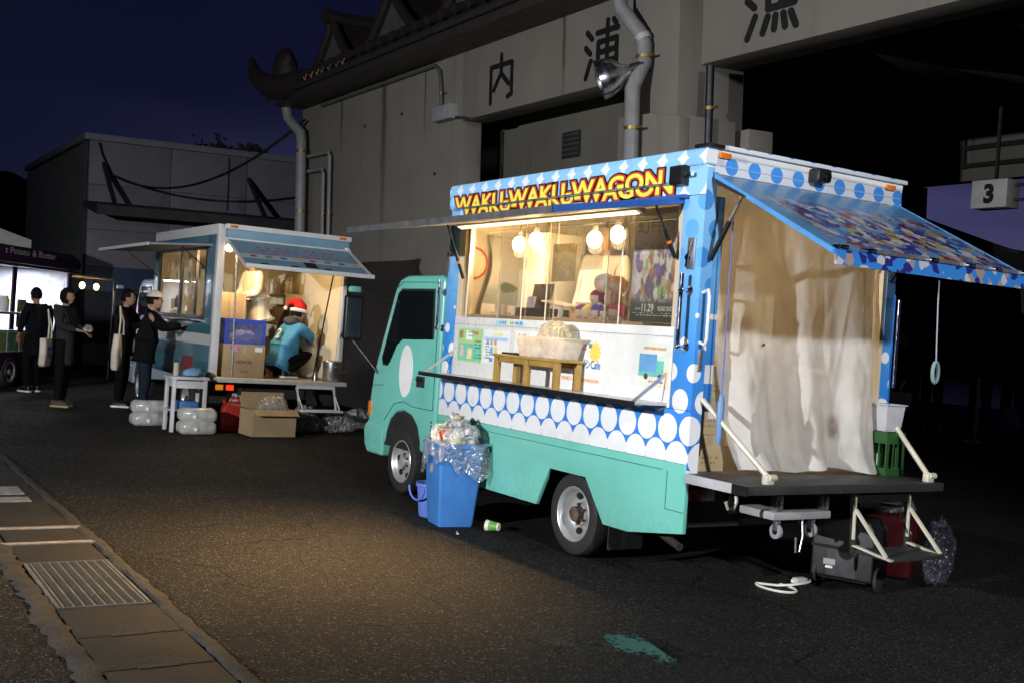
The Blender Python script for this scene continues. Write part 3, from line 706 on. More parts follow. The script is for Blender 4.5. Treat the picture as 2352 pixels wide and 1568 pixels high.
def wheel(parent, x, y, r, outward, deep=False, m_rim=None, name='wheel'):
    """tyre, rim with hand holes and hub; `outward` is the sign of y that faces outside"""
    m_rim = m_rim or RIM
    o = thing_part(name, parent, (x, y, r)); s = outward
    w = .17; rr = r * .645
    ty = MB().lathe([(rr, 0), (rr * 1.06, s * .012), (r * .86, s * .018), (r * .95, s * .004), (r, -s * .03), (r, -s * (w - .03)), (r * .95, -s * w), (rr, -s * w)], axis='y', n=36, cap=False)
    ty.build('tyre', RUBBER, o, smooth=True)
    dp = .09 if deep else .045
    pr = [(rr * 1.03, s * .006), (rr * 1.0, s * .012), (rr * .94, s * .004), (rr * .90, -s * .02), (rr * .80, -s * dp * .75), (rr * .62, -s * dp), (rr * .46, -s * (dp * .95)), (rr * .40, -s * dp * (.55 if deep else .7)), (rr * .0, -s * dp * (.5 if deep else .65))]
    ri = MB().lathe(pr, axis='y', n=36, cap=False).build('rim', m_rim, o, smooth=50)
    for k in range(5 if deep else 6):
        a = 2 * math.pi * k / (5 if deep else 6) + .4; q_ = rr * .71
        h = MB().lathe([(.0, 0), (.030, 0)], axis='y', n=12) if False else MB().ball((math.sin(a) * q_, -s * dp * .86, math.cos(a) * q_), (.034, .014, .030), 10, 7)
        h.build('hand_hole', MATS['hole_black'], ri)
    hb_ = MB().lathe([(rr * .30, -s * dp * .6), (rr * .29, s * (.0 if deep else -.0)), (rr * .18, s * .012), (0, s * .014)], axis='y', n=18, cap=False).build('hub', RUST if deep else m_rim, o, smooth=True)
    for k in range(6):
        a = 2 * math.pi * k / 6; MB().cyl((math.sin(a) * rr * .36, -s * dp * .7, math.cos(a) * rr * .36), (math.sin(a) * rr * .36, -s * dp * .3, math.cos(a) * rr * .36), .011, n=6).build('wheel_nut', RUST, hb_)
    return o
def thing_part(name, parent, loc):
    o = bpy.data.objects.new(name, None); COL.objects.link(o); o.parent = parent; o.location = loc; o.empty_display_size = .1; return o
def mount(parent, name, m, pts, r, n=8): return MB().tube(pts, r, n).build(name, m, parent, smooth=True)

def make_cab(T, x0, m_body, oval=False, logo=True):
    """cab-over cab; x0 is the rear face of the cab, the nose points to +x, near side at y=-.05"""
    yn, yf = -.05, -1.70; X = lambda v: v + x0
    prof = [(0, .42), (0, 1.93), (.06, 1.965), (.72, 1.965), (.86, 1.93), (.93, 1.86), (1.18, 1.30), (1.30, 1.03), (1.335, .84), (1.35, .62), (1.345, .42), (.98, .42),
            (.965, .52), (.90, .645), (.78, .72), (.62, .745), (.46, .715), (.34, .63), (.275, .50), (.27, .42)]
    bd = MB().prism([(X(a), b) for a, b in prof], 'y', yn, yf).build('cab', m_body, T, bevel=.035, seg=3)
    # side glass with rubber frame
    win = [(.12, 1.405), (.15, 1.845), (.80, 1.845), (.87, 1.80), (1.13, 1.20), (1.10, 1.13), (1.0, 1.13), (.95, 1.17), (.83, 1.33), (.72, 1.385)]
    cx = sum(p[0] for p in win) / len(win); cz = sum(p[1] for p in win) / len(win)
    MB().prism([(X(a), b) for a, b in win], 'y', yn - .02, yn + .004).build('window_rubber', RUBBER, bd, bevel=.004)
    wi = MB().prism([(X(cx + (a - cx) * .955), cz + (b - cz) * .955) for a, b in win], 'y', yn - .01, yn + .0075).build('window', DGLASS, T)
    # windscreen on the sloping front
    ws = MB().add([(X(.955), yn - .10, 1.81), (X(.955), yf + .10, 1.81), (X(1.20), yf + .07, 1.27), (X(1.20), yn - .07, 1.27)], [(0, 1, 2, 3)]); ws.xf(Matrix.Translation((.008, 0, .004))).build('windscreen', DGLASS, T)
    # door shut lines, lower lip line
    dl = MB()
    for p, q in (((.075, 1.90), (.06, .80)), ((.06, .80), (.45, .80)), ((.45, .80), (.62, .83)), ((.62, .83), (.80, .80)), ((.80, .80), (1.0, .62)), ((1.05, .95), (1.29, .93)), ((.075, 1.90), (.78, 1.905)), ((.78, 1.905), (.90, 1.85))):
        dl.bar((X(p[0]), yn + .0015, p[1]), (X(q[0]), yn + .0015, q[1]), .005, .004, up=(0, 1, 0))
    dl.build('shut_line', MATS['hole_black'], bd)
    hd_ = MB().box(X(.24), X(.40), yn - .01, yn + .004, .98, 1.08).build('handle_recess', RUBBER, T, bevel=.02)
    MB().box(X(.25), X(.39), yn + .002, yn + .018, 1.035, 1.06).build('door_handle', BLKM, hd_, bevel=.006)
    for k in range(7): MB().box(X(.06), X(.075), yn - .005, yn + .004, .48 + k * .035, .50 + k * .035).build('side_vent', MATS['hole_black'], bd)
    # bumper and lamps
    bp = [(1.0, .29), (1.0, .58), (1.33, .60), (1.40, .56), (1.43, .50), (1.40, .36), (1.33, .29)]
    bm_ = MB().prism([(X(a), b) for a, b in bp], 'y', yn + .005, yf - .005).build('bumper', m_body, T, bevel=.03, seg=3)
    MB().box(X(1.32), X(1.365), yn - .30, yn - .03, .64, .80).build('headlight', mat('lamp_glass', (.6, .62, .62), .12, .4), T, bevel=.02)
    MB().box(X(1.29), X(1.352), yn - .035, yn + .008, .64, .78).build('indicator', AMBER, T, bevel=.008)
    MB().box(X(.26), X(1.0), yn - .40, yn - .02, .40, .76).build('wheel_well', CHAS, T)
    MB().tube([(X(1.02), yn, 1.70), (X(1.30), yn + .14, 1.80), (X(1.42), yn + .2, 1.76), (X(1.42), yn + .2, 1.36), (X(1.30), yn + .1, 1.2), (X(1.2), yn, 1.05)], .011, 8).build('mirror_arm', BLKM, T, smooth=True)
    mr = MB().hexa([(X(1.36), yn + .12, 1.34), (X(1.43), yn + .12, 1.34), (X(1.38), yn + .29, 1.34), (X(1.45), yn + .29, 1.34), (X(1.36), yn + .12, 1.76), (X(1.43), yn + .12, 1.76), (X(1.38), yn + .29, 1.76), (X(1.45), yn + .29, 1.76)]).build('mirror', BLKM, T, bevel=.025, seg=3)
    MB().hexa([(X(1.352), yn + .14, 1.37), (X(1.358), yn + .14, 1.37), (X(1.372), yn + .275, 1.37), (X(1.378), yn + .275, 1.37), (X(1.352), yn + .14, 1.73), (X(1.358), yn + .14, 1.73), (X(1.372), yn + .275, 1.73), (X(1.378), yn + .275, 1.73)]).build('mirror_glass', GREYM, mr)
    MB().box(X(1.36), X(1.46), yn + .15, yn + .25, 1.79, 1.85).build('mirror_cap', m_body, T, bevel=.02)
    if oval:
        ov = [(X(.615) + .13 * math.cos(i * math.pi / 16), 1.105 + .235 * math.sin(i * math.pi / 16)) for i in range(32)]
        MB().prism(ov, 'y', yn - .01, yn + .0045).build('door_sticker', mat('sticker_white', (.80, .78, .78), .35, var=.02), T)
    return bd

# ================================================================ the turquoise truck
T1 = thing('food_truck', 'turquoise food truck with blue polka dots and yellow sign lettering', 'food truck')
L1, W1, H1 = 3.16, 1.753, 2.70
def t1(name, m, x0, x1, y0, y1, z0, z1, bev=.0, p=None): return MB().box(x0, x1, y0, y1, z0, z1).build(name, m, p or T1, bevel=bev)
make_cab(T1, 3.30, TEAL, oval=True)
# near side: skirt with the wheel cut-out, dotted strip, posts, header
MB().prism([(L1, .79), (L1, .293), (1.60, .293), (1.455, .572), (1.02, .572), (.79, .293), (.53, .293), (.0, .375), (.0, .79)], 'y', -.03, .0).build('skirt', TEAL, T1, bevel=.003)
MB().prism([(L1, .79), (L1, .293), (1.60, .293), (1.455, .572), (1.02, .572), (.79, .293), (.53, .293), (.0, .375), (.0, .79)], 'y', -W1, -W1 + .03).build('skirt', TEAL, T1)
sl = MB(); sl.box(.22, L1, .0005, .0022, .735, .739); sl.box(2.3, L1, .0005, .0022, .66, .664); sl.box(.17, .174, .0005, .0022, .50, .735); sl.box(.0, .17, .0005, .0022, .50, .504)
sl.build('panel_seam', mat('seam_dark', (.03, .10, .09), .6), T1)
t1('dotted_panel', SIDEDOT, 0, L1, -.03, .002, .7925, 1.115, .002)
t1('rear_post', SIDEDOT, 0, .195, -.16, .003, 1.117, 2.42, .006); t1('front_post', SIDEDOT, 2.985, L1, -.10, .003, 1.117, 2.42, .006)
t1('post_face', POSTDOT, -.004, -.0005, -.085, .0, .69, 2.56); t1('post_face', POSTDOT, -.004, -.0005, -W1, -W1 + .085, .69, 2.56)
t1('header', TOPDOT, 0, L1, -.06, .002, 2.422, 2.70, .004)
# rounded roof rail with its groove
rr = MB().prism([(.002, 2.600), (.020, 2.602), (.026, 2.62), (.026, 2.665), (.012, 2.70), (-.03, 2.715), (-.06, 2.715), (-.06, 2.60)], 'x', -.012, L1 + .012).build('roof_rail', TOPDOT, T1, smooth=30)
t1('roof', WHITEP, -.005, L1, -W1, -.06, 2.665, 2.712); t1('roof_corner_cap', BLKM, -.035, .10, -.10, .03, 2.700, 2.725, .006)
# awning cassette that carries the upper halves of the letters
cs = MB().prism([(.0035, 2.498), (.058, 2.498), (.066, 2.506), (.066, 2.595), (.05, 2.602), (.0035, 2.602)], 'x', .27, 3.03).build('sign_cassette', TOPDOT, T1, bevel=.002)
MB().prism([(.0035, 2.48), (.06, 2.485), (.07, 2.50), (.07, 2.598), (.05, 2.606), (.0035, 2.606)], 'x', .16, .2695).build('cassette_end', BLKM, T1)
MB().cyl((.17, .035, 2.545), (.09, .04, 2.545), .014, n=12).build('cassette_crank', CHROME, T1, smooth=True)
MB().prism([(.0, 2.49), (.06, 2.49), (.075, 2.53), (.07, 2.60), (.05, 2.608), (.0035, 2.608)], 'x', 3.0305, 3.08).build('cassette_end', TOPDOT, T1, bevel=.006)
SL = (('letter_outline', BLKM, .15, .0), ('letter_border', SRED, .095, .002), ('letter_face', YEL, .028, .004))
sign_text('WAKU-WAKU-WAGON', SIDE, (1.66, .0685, 2.520), T1, SL, 2.64, .122, zcut=(2.4995, 2.62))
sign_text('WAKU-WAKU-WAGON', SIDE, (1.64, .0050, 2.506), T1, SL, 2.66, .120, zcut=(2.40, 2.512))
t1('awning_hinge_rail', NAVY, .14, 3.02, .003, .05, 2.403, 2.425, .003)
# awning: thin panel sloping down to the outside
aw = MB().hexa([(.20, .01, 2.376), (3.08, .01, 2.376), (.20, .95, 2.216), (3.08, .95, 2.216), (.20, .01, 2.402), (3.08, .01, 2.402), (.20, .95, 2.246), (3.08, .95, 2.246)])
awn = aw.build('awning', mat('awning_cream', (.72, .66, .55), .5, var=.05), T1, bevel=.002)
MB().hexa([(.19, .951, 2.208), (3.09, .951, 2.208), (.19, .968, 2.206), (3.09, .968, 2.206), (.19, .951, 2.252), (3.09, .951, 2.252), (.19, .968, 2.249), (3.09, .968, 2.249)]).build('awning_edge', ALU, awn)
MB().hexa([(.185, .01, 2.374), (.1995, .01, 2.374), (.185, .968, 2.21), (.1995, .968, 2.21), (.185, .01, 2.408), (.1995, .01, 2.408), (.185, .968, 2.252), (.1995, .968, 2.252)]).build('awning_edge', NAVY, awn)
MB().hexa([(.20, .01, 2.4025), (3.08, .01, 2.4025), (.20, .95, 2.2465), (3.08, .95, 2.2465), (.20, .01, 2.406), (3.08, .01, 2.406), (.20, .95, 2.250), (3.08, .95, 2.250)]).build('awning_skin', NAVY, awn)
for p, q in (((2.86, .02, 1.925), (2.84, .21, 2.345)), ((.22, .02, 2.04), (.22, .20, 2.345))):
    p, q = Vector(p), Vector(q); s_ = MB().cyl(p, p.lerp(q, .55), .014, n=10).build('gas_strut', BLKM, T1, smooth=True)
    MB().cyl(p.lerp(q, .55), q, .008, n=8).build('strut_rod', BLKM, s_, smooth=True)
    MB().cyl(p.lerp(q, .28), p.lerp(q, .33), .0155, n=10).build('strut_band', AMBER, s_)
# warm batten lamp with a narrow reflector, fixed under the awning near its hinge and turned outward
hs = MB().prism([(.085, 2.356), (.085, 2.326), (.096, 2.318), (.140, 2.336), (.140, 2.350)], 'x', .46, 2.84).build('batten_lamp', ALU, T1)
MB().prism([(.0985, 2.3165), (.1385, 2.3325), (.139, 2.3315), (.099, 2.3155)], 'x', .5, 2.8).build('batten_lens', glow('warm_tube', (1, .74, .4), 3.0), hs)
light('batten_light', 'AREA', (1.65, .122, 2.318), 150, (1, .60, .25), (1.65, .122 + 2.3 * math.tan(R(39)), 0), 2.3, spot=74, sizey=.03, parent=T1)
# serving window: jambs, sill, sliding acrylic sheets
t1('window_jamb', CREAM, 2.90, 2.984, -.10, -.004, 1.60, 2.42); t1('window_jamb', CREAM, .1955, .24, -.10, -.004, 1.60, 2.42); t1('window_lintel', CREAM, .24, 2.90, -.09, -.004, 2.385, 2.421)
t1('window_track', ALU, 2.875, 2.8995, -.07, -.03, 1.60, 2.38)
for i, (a, b) in enumerate(((2.03, 2.87), (1.62, 2.40), (.82, 1.70), (.25, 1.0))):
    y_ = -.03 - .018 * (i % 2)
    pn = t1('window_pane', ACR, a, b, y_ - .004, y_, 1.605, 2.38)
    for e in (a, b): t1('pane_edge', ACE, e - .004, e + .004, y_ - .0045, y_ + .0005, 1.606, 2.379, p=pn)
pn = t1('acrylic_guard', ACR, 1.02, 1.28, -.024, -.020, 1.98, 2.30); 
t1('guard_print', clear('print_film', (.62, .58, .48), .05, .1, .35, (.35, .32, .25)), 1.33, 1.62, -.018, -.014, 1.90, 2.17, p=pn)
# white board under the window and the drop counter
bd = t1('menu_board', WHITEP, .2, 2.98, -.03, .0015, 1.1175, 1.615, .003)
MB().box(.2, 2.98, .002, .006, 1.555, 1.559).build('board_seam', mat('seam_grey', (.35, .35, .35), .6), bd)
ct = t1('counter', mat('counter_grey', (.50, .50, .50), .3, var=.06, dirt=.2), .22, 3.0, .004, .27, 1.130, 1.147)
t1('counter_edge', BLKM, .20, 3.02, .2705, .29, 1.120, 1.152, .003, p=ct)
for x in (.24, 2.97): MB().bar((x, .006, 1.325), (x, .265, 1.14), .022, .004, up=(1, 0, 0)).build('counter_stay', ALU, T1)
# sheets stuck on the board (print kept to colours and unreadable marks)
def sheet(name, x0, x1, z0, z1, color, y=.004, extra=()):
    o = t1(name, mat('paper_' + name + str(len(MATS)), color, .5, var=.03), x0, x1, .0018, y, z0, z1)
    for k, (ex0, ex1, ez0, ez1, c) in enumerate(extra):
        t1('print', mat('ink_%.2f_%.2f_%.2f' % c, c, .5, var=.12, scale=25), x0 + (x1 - x0) * ex0, x0 + (x1 - x0) * ex1, y + .0003, y + .0012 + .0004 * k, z0 + (z1 - z0) * ez0, z0 + (z1 - z0) * ez1, p=o)
    return o
INK = mat('ink_dark', (.06, .06, .06), .6); INKR = mat('ink_red', (.55, .04, .05), .6); INKB = mat('ink_blue', (.03, .16, .48), .6); INKO = mat('ink_orange', (.75, .32, .04), .6)
sA = sheet('menu_sheet', 2.51, 2.90, 1.255, 1.525, (.35, .58, .25), extra=((.03, .97, .05, .55, (.16, .50, .38)), (.42, .66, .66, .93, (.80, .80, .78)), (.80, .95, .70, .92, (.30, .22, .08)), (.16, .34, .82, .92, (.45, .20, .10)), (.75, .9, .15, .5, (.55, .45, .38)), (.40, .58, .10, .42, (.75, .60, .30))))
marks('small_print', INK, sA, SIDE, (2.57, .0075, 1.42), 6, .014, .012, .026, 4, 7)
marks('small_print', INK, sA, SIDE, (2.69, .0085, 1.49), 2, .014, .014, .03, 9, 5)
sB = sheet('drink_sheet', 2.12, 2.485, 1.265, 1.525, (.72, .74, .74), extra=((.02, .98, .68, .78, (.35, .55, .80)), (.78, .88, .55, .72, (.40, .25, .50)), (.62, .72, .55, .72, (.25, .45, .38)), (.46, .56, .55, .72, (.70, .25, .18)), (.60, .70, .25, .5, (.15, .40, .60)), (.42, .53, .25, .5, (.65, .55, .12)), (.60, .72, .05, .17, (.10, .25, .70)), (.2, .62, .82, .92, (.75, .70, .35))))
marks('small_print', INK, sB, SIDE, (2.42, .0065, 1.41), 6, .012, .012, .022, 3, 6)
sC = sheet('notice_sheet', 1.70, 2.03, 1.30, 1.53, (.78, .78, .78))
marks('small_print', INK, sC, SIDE, (1.90, .006, 1.50), 3, .018, .008, .022, 5, 8); t1('print', INKR, 1.80, 1.96, .0045, .006, 1.425, 1.433, p=sC)
sH = sheet('header_strip', 1.92, 2.32, 1.565, 1.603, (.35, .60, .72), y=.006, extra=((.25, .6, .1, .9, (.70, .72, .40)),))
marks('small_print', INKB, sH, SIDE, (2.12, .0095, 1.578), 1, .03, .018, .02, 2, 11)
sD = sheet('cafe_sheet', .92, 1.55, 1.12, 1.485, (.76, .76, .75))
lettering('シャインCafe', 'cafe_name', INKB, sD, (1.10, .0055, 1.335), SIDE, width=.34, height=.072, offset=.02, shear=.0)
lettering('WAKU-WAKU-WAGON', 'truck_name', INKO, sD, (1.16, .0055, 1.225), SIDE, width=.44, height=.028, offset=.03)
sun = MB().prism([(1.0 + (.052 if i % 2 else .078) * math.cos(i * math.pi / 12), 1.42 + (.052 if i % 2 else .078) * math.sin(i * math.pi / 12)) for i in range(24)], 'y', .0045, .0056).build('sun_print', mat('sun_yellow', (.85, .55, .10), .5), sD)
marks('small_print', INKR, sD, SIDE, (1.18, .006, 1.455), 2, .022, .014, .024, 6, 7); t1('print', mat('ink_green', (.08, .22, .18), .6), 1.04, 1.075, .0045, .006, 1.445, 1.475, p=sD)
sE = sheet('truck_sheet', .22, .57, 1.245, 1.515, (.68, .72, .66), extra=((.0, .6, .0, .5, (.78, .66, .50)), (.35, .85, .25, .72, (.14, .34, .62)), (.15, .35, .30, .58, (.14, .52, .44)), (.15, .85, .20, .30, (.14, .48, .42))))
for x in (.30, .44):
    MB().prism([(x + .02 * math.cos(i * math.pi / 6), 1.298 + .02 * math.sin(i * math.pi / 6)) for i in range(12)], 'y', .0075, .0085).build('print', INK, sE)
lettering('WAKU-WAKU-WAGON', 'truck_name', INKO, sE, (.37, .0065, 1.475), SIDE, width=.22, height=.018, offset=.03)
marks('small_print', INKB, sE, SIDE, (.36, .0065, 1.262), 1, .02, .014, .02, 8, 7)
# chrome grab rails, latches, handles
def rail(x, z0, z1, y=.075):
    o = MB().cyl((x, y, z0), (x, y, z1), .015, n=14).build('grab_rail', CHROME, T1, smooth=True)
    for z in (z0 + .01, z1 - .1): 
        MB().cyl((x, .003, z), (x, y, z), .009, n=10).build('rail_mount', CHROME, o, smooth=True); MB().lathe([(.03, 0), (.03, .008), (.015, .02)], (x, .0035, z), 'y', 14).build('rail_flange', CHROME, o, smooth=True)
        MB().ball((x, y, z), .021, 12, 8).build('rail_knuckle', CHROME, o, smooth=True)
rail(.075, 1.49, 1.94); rail(3.175, 1.50, 1.91, .06)
lt = MB().box(.05, .115, .0035, .018, 1.97, 2.16).build('door_latch', ALU, T1, bevel=.004)
MB().bar((.07, .03, 2.14), (.10, .03, 1.98), .016, .012, up=(0, 1, 0)).build('latch_lever', CHROME, lt); MB().lathe([(.018, 0), (.024, .006), (.018, .012)], (.10, .02, 2.04), 'y', 12).build('latch_ring', CHROME, lt, smooth=True)
t1('door_latch', ALU, 3.12, 3.165, .0035, .02, 1.98, 2.15, .004)
MB().tube([(-.004, -.03, 1.83), (-.05, -.03, 1.845), (-.062, -.03, 1.81), (-.062, -.03, 1.55), (-.05, -.03, 1.52), (-.004, -.03, 1.53)], .011, 10).build('pull_handle', mat('handle_white', (.68, .68, .64), .4), T1, smooth=True)
t1('hinge_plate', ALU, -.02, -.0045, -.05, -.02, 1.36, 1.49, .003)
MB().tube([(-.03, -W1 - .02, 1.32), (-.03, -W1 - .02, 1.92)], .012, 10).build('grab_rail', CHROME, T1, smooth=True)
t1('far_post_trim', mat('blue_gloss', (.02, .17, .55), .35), -.012, .06, -W1 - .006, -W1 - .0005, 1.0, 1.95)
# body shell: floor, far wall, bulkhead, rear header
t1('floor', mat('kitchen_floor', (.12, .11, .10), .6), .0, L1, -W1 + .001, -.032, .69, .742)
t1('wall', CREAM, 0.06, L1 - .05, -W1 + .03, -W1 + .06, .742, 2.62); t1('bulkhead', CREAM, L1 - .049, L1 - .002, -W1 + .031, -.032, .742, 2.62)
t1('outer_wall', TOPDOT, 0, L1, -W1, -W1 + .029, .79, 2.66); t1('ceiling', TILEW, .06, L1 - .05, -W1 + .061, -.062, 2.58, 2.64)
t1('rear_post', CREAM, .0, .06, -W1 + .001, -W1 + .12, .742, 2.56)
t1('inner_wall', CREAM, .20, 2.98, -.06, -.031, .742, 1.60)
rh = t1('rear_header', REARDOT, -.0025, .058, -W1, -.0625, 2.552, 2.70, .003)
for z in (2.60, 2.655): t1('header_groove', mat('groove_grey', (.34, .36, .40), .5), -.0035, -.0026, -W1 + .02, -.09, z, z + .005, p=rh)
t1('rear_rail', REARDOT, -.03, -.003, -W1 - .02, -.085, 2.700, 2.728, .006, p=rh)
for y in (-.12, -1.62): MB().box(-.024, -.0036, y - .045, y + .045, 2.648, 2.682).build('marker_lamp', AMBER, T1, bevel=.006)
cm = MB().box(-.10, -.0036, -.96, -.84, 2.60, 2.69).build('rear_camera', BLKM, T1, bevel=.02)
MB().cyl((-.13, -.90, 2.63), (-.09, -.90, 2.64), .022, n=12).build('camera_lens', DGLASS, cm)
# rear flap held up by struts
def flap_mat(name, base, pal, sx):
    t = NT(name); co = t.coord(); x, y, z = t.xyz(co)
    cv = t.n('ShaderNodeCombineXYZ'); t.l(t.M('MULTIPLY', x, 5.0 * sx), cv.inputs[0]); t.l(t.M('MULTIPLY', y, 4.2 * sx), cv.inputs[1])
    nz_ = t.n('ShaderNodeTexNoise'); nz_.inputs['Scale'].default_value = 2.5; nz_.inputs['Detail'].default_value = 4; t.l(cv.outputs[0], nz_.inputs['Vector'])
    ad = t.n('ShaderNodeVectorMath', operation='ADD'); t.l(cv.outputs[0], ad.inputs[0]); t.l(nz_.outputs['Color'], ad.inputs[1])
    vo = t.n('ShaderNodeTexVoronoi'); vo.inputs['Scale'].default_value = 1.7; t.l(ad.outputs[0], vo.inputs['Vector'])
    r_ = t.xyz(vo.outputs['Color'])
    c = t.ramp(r_[0], [(i / len(pal), p) for i, p in enumerate(pal)], 'CONSTANT')
    msk = t.M('MULTIPLY', t.maprange(t.noise(3.2, 4), .36, .44, 0, 1), t.M('MULTIPLY', t.maprange(x, -.22, -.34, 0, 1), t.maprange(y, -.14, -.3, 0, 1)))
    c = t.mix(t.M('MULTIPLY', msk, t.M('GREATER_THAN', r_[1], .12)), base, c)
    drop = t.n('ShaderNodeTexVoronoi'); drop.inputs['Scale'].default_value = 95; t.l(co, drop.inputs['Vector'])
    dr = t.maprange(drop.outputs['Distance'], .0, .34, 1, 0)
    return t.end(t.bsdf(c, t.maprange(dr, .2, .6, .34, .08), 0, t.bump(dr, .5, .004), .5, .2))
PAL = [(.10, .26, .48), (.02, .025, .13), (.36, .30, .32), (.05, .012, .06), (.20, .03, .045), (.03, .07, .26), (.24, .15, .11), (.40, .40, .44), (.035, .025, .16), (.28, .24, .08)]
fz = lambda x: 2.552 + (x + .0) * (.50 / 1.02)
def slab(name, m, xa, xb, ya, yb, t0, t1_, p=None): return MB().hexa([(xb, ya, fz(xb) + t0), (xa, ya, fz(xa) + t0), (xb, yb, fz(xb) + t0), (xa, yb, fz(xa) + t0), (xb, ya, fz(xb) + t1_), (xa, ya, fz(xa) + t1_), (xb, yb, fz(xb) + t1_), (xa, yb, fz(xa) + t1_)]).build(name, m, p or T1)
fp = slab('rear_flap', mat('flap_inside', (.62, .55, .42), .5, var=.06), -.02, -1.0, -1.73, -.05, -.022, -.001)
slab('flap_print', flap_mat('flap_artwork', (.075, .20, .38), PAL, 2.1), -.02, -1.0, -1.728, -.068, .0, .003, fp)
for a, b in ((-.066, -.04), (-1.745, -1.7305)): slab('flap_edge', mat('flap_blue', (.08, .28, .60), .35), -.02, -1.0, a, b, -.024, .006, fp)
t = NT('lip_print'); x_, y_, z_ = t.xyz(t.coord()); vv = t.n('ShaderNodeTexVoronoi'); vv.inputs['Scale'].default_value = 20; t.l(t.coord(), vv.inputs['Vector'])
LIP = t.end(t.bsdf(t.ramp(t.xyz(vv.outputs['Color'])[0], [(0, (.03, .18, .52)), (.42, (.02, .02, .16)), (.60, (.42, .42, .46)), (.72, (.30, .22, .19)), (.82, (.03, .18, .52))], 'CONSTANT'), .3, coat=.2))
MB().hexa([(-1.035, -1.75, 1.985), (-1.02, -1.75, 1.985), (-1.035, -.02, 1.985), (-1.02, -.02, 1.985), (-1.02, -1.75, 2.066), (-1.001, -1.75, 2.066), (-1.02, -.02, 2.066), (-1.001, -.02, 2.066)]).build('flap_lip', LIP, fp)
MB().bar((-.99, -.34, 2.085), (-.99, -1.70, 2.085), .022, .022).build('lip_hinge', ALU, fp)
for y in (-.08, -.30, -.82, -1.15, -1.40, -1.68): MB().box(-1.03, -.97, y - .035, y + .035, 2.068, 2.094).build('lip_catch', CHROME, fp, bevel=.008)
for y in (-.055, -W1 + .08):
    p, q = Vector((-.02, y, 2.03)), Vector((-.26, y + .0, 2.405)); s_ = MB().cyl(p, p.lerp(q, .6), .015, n=10).build('gas_strut', BLKM, T1, smooth=True)
    MB().cyl(p.lerp(q, .6), q, .008, n=8).build('strut_rod', STEEL, s_, smooth=True); MB().hexa([(-.30, y - .02, 2.38), (-.0, y - .02, 2.50), (-.30, y + .02, 2.38), (0, y + .02, 2.50), (-.30, y - .02, 2.395), (0, y - .02, 2.53), (-.30, y + .02, 2.395), (0, y + .02, 2.53)]).build('strut_bracket', STEELD, s_)
MB().tube([(-.14, -.10, 2.31), (-.145, -.10, 2.2), (-.145, -.105, 1.6), (-.14, -.11, 1.2)], .004, 6).build('pull_cord', mat('blue_cord', (.10, .14, .45), .7), T1, smooth=True)
MB().lathe([(.008, .0), (.02, .05), (.024, .25), (.012, .30)], (-.14, -.11, .93), 'z', 12).build('cord_handle', mat('cord_blue', (.12, .22, .42), .5), T1, smooth=True)
lc = MB().tube([(-1.0, -.90, 2.0), (-1.0, -.905, 1.85), (-1.0, -.92, 1.6), (-1.0, -.925, 1.52)], .004, 6).build('flap_strap', mat('strap_grey', (.30, .30, .36), .8), T1, smooth=True)
MB().tube([(-1.0, -.925 + .024 * math.sin(a), 1.455 + .058 * math.cos(a)) for a in [i * math.pi / 8 for i in range(16)]], .011, 8, closed=True).build('strap_loop', mat('loop_mint', (.16, .24, .25), .7), lc, smooth=True)
# tail platform with stays
tp = t1('tail_platform', mat('platform_black', (.025, .025, .025), .55, var=.25, bmp=.3, dirt=.2), -.52, -.001, -W1 + .03, -.005, .69, .743, .003)
t1('platform_side', mat('platform_grey', (.42, .42, .44), .45, dirt=.2), -.40, .0, -.0048, .006, .685, .742, .002, p=tp); t1('platform_side', BLKM, -.525, -.4005, -.0048, .006, .685, .742, p=tp)
IVORY = mat('ivory_steel', (.55, .52, .42), .5, .2, var=.15, dirt=.3)
for ya, yb in ((-.08, -.20), (-1.70, -1.62)):
    MB().cyl((-.01, ya, 1.19), (-.47, yb, .79), .017, n=10).build('platform_stay', IVORY, T1, smooth=True)
    MB().box(-.50, -.455, yb - .03, yb + .03, .744, .80).build('stay_bracket', IVORY, T1, bevel=.008); MB().cyl((-.49, yb - .045, .785), (-.49, yb + .01, .785), .02, n=10).build('stay_pin', IVORY, T1, smooth=True)
# folding step under the platform
for y in (-.95, -1.45):
    MB().bar((-.46, y, .685), (-.46, y - .03, .31), .035, .02, up=(0, 1, 0)).build('step_leg', STEELD, T1); MB().bar((-.477, y, .66), (-.477, y - .005, .40), .018, .01, up=(0, 1, 0)).build('step_strip', IVORY, T1)
    MB().bar((-.48, y - .01, .58), (-.72, y - .02, .335), .02, .016, up=(0, 1, 0)).build('step_brace', IVORY, T1); MB().bar((-.46, y - .03, .36), (-.76, y - .02, .325), .028, .012, up=(0, 0, 1)).build('step_side', IVORY, T1)
t1('step_tread', mat('tread_black', (.02, .02, .02), .6, bmp=.4), -.76, -.46, -1.48, -.975, .315, .338, .003); t1('step_rail', BLKM, -.475, -.445, -1.44, -.96, .62, .684)
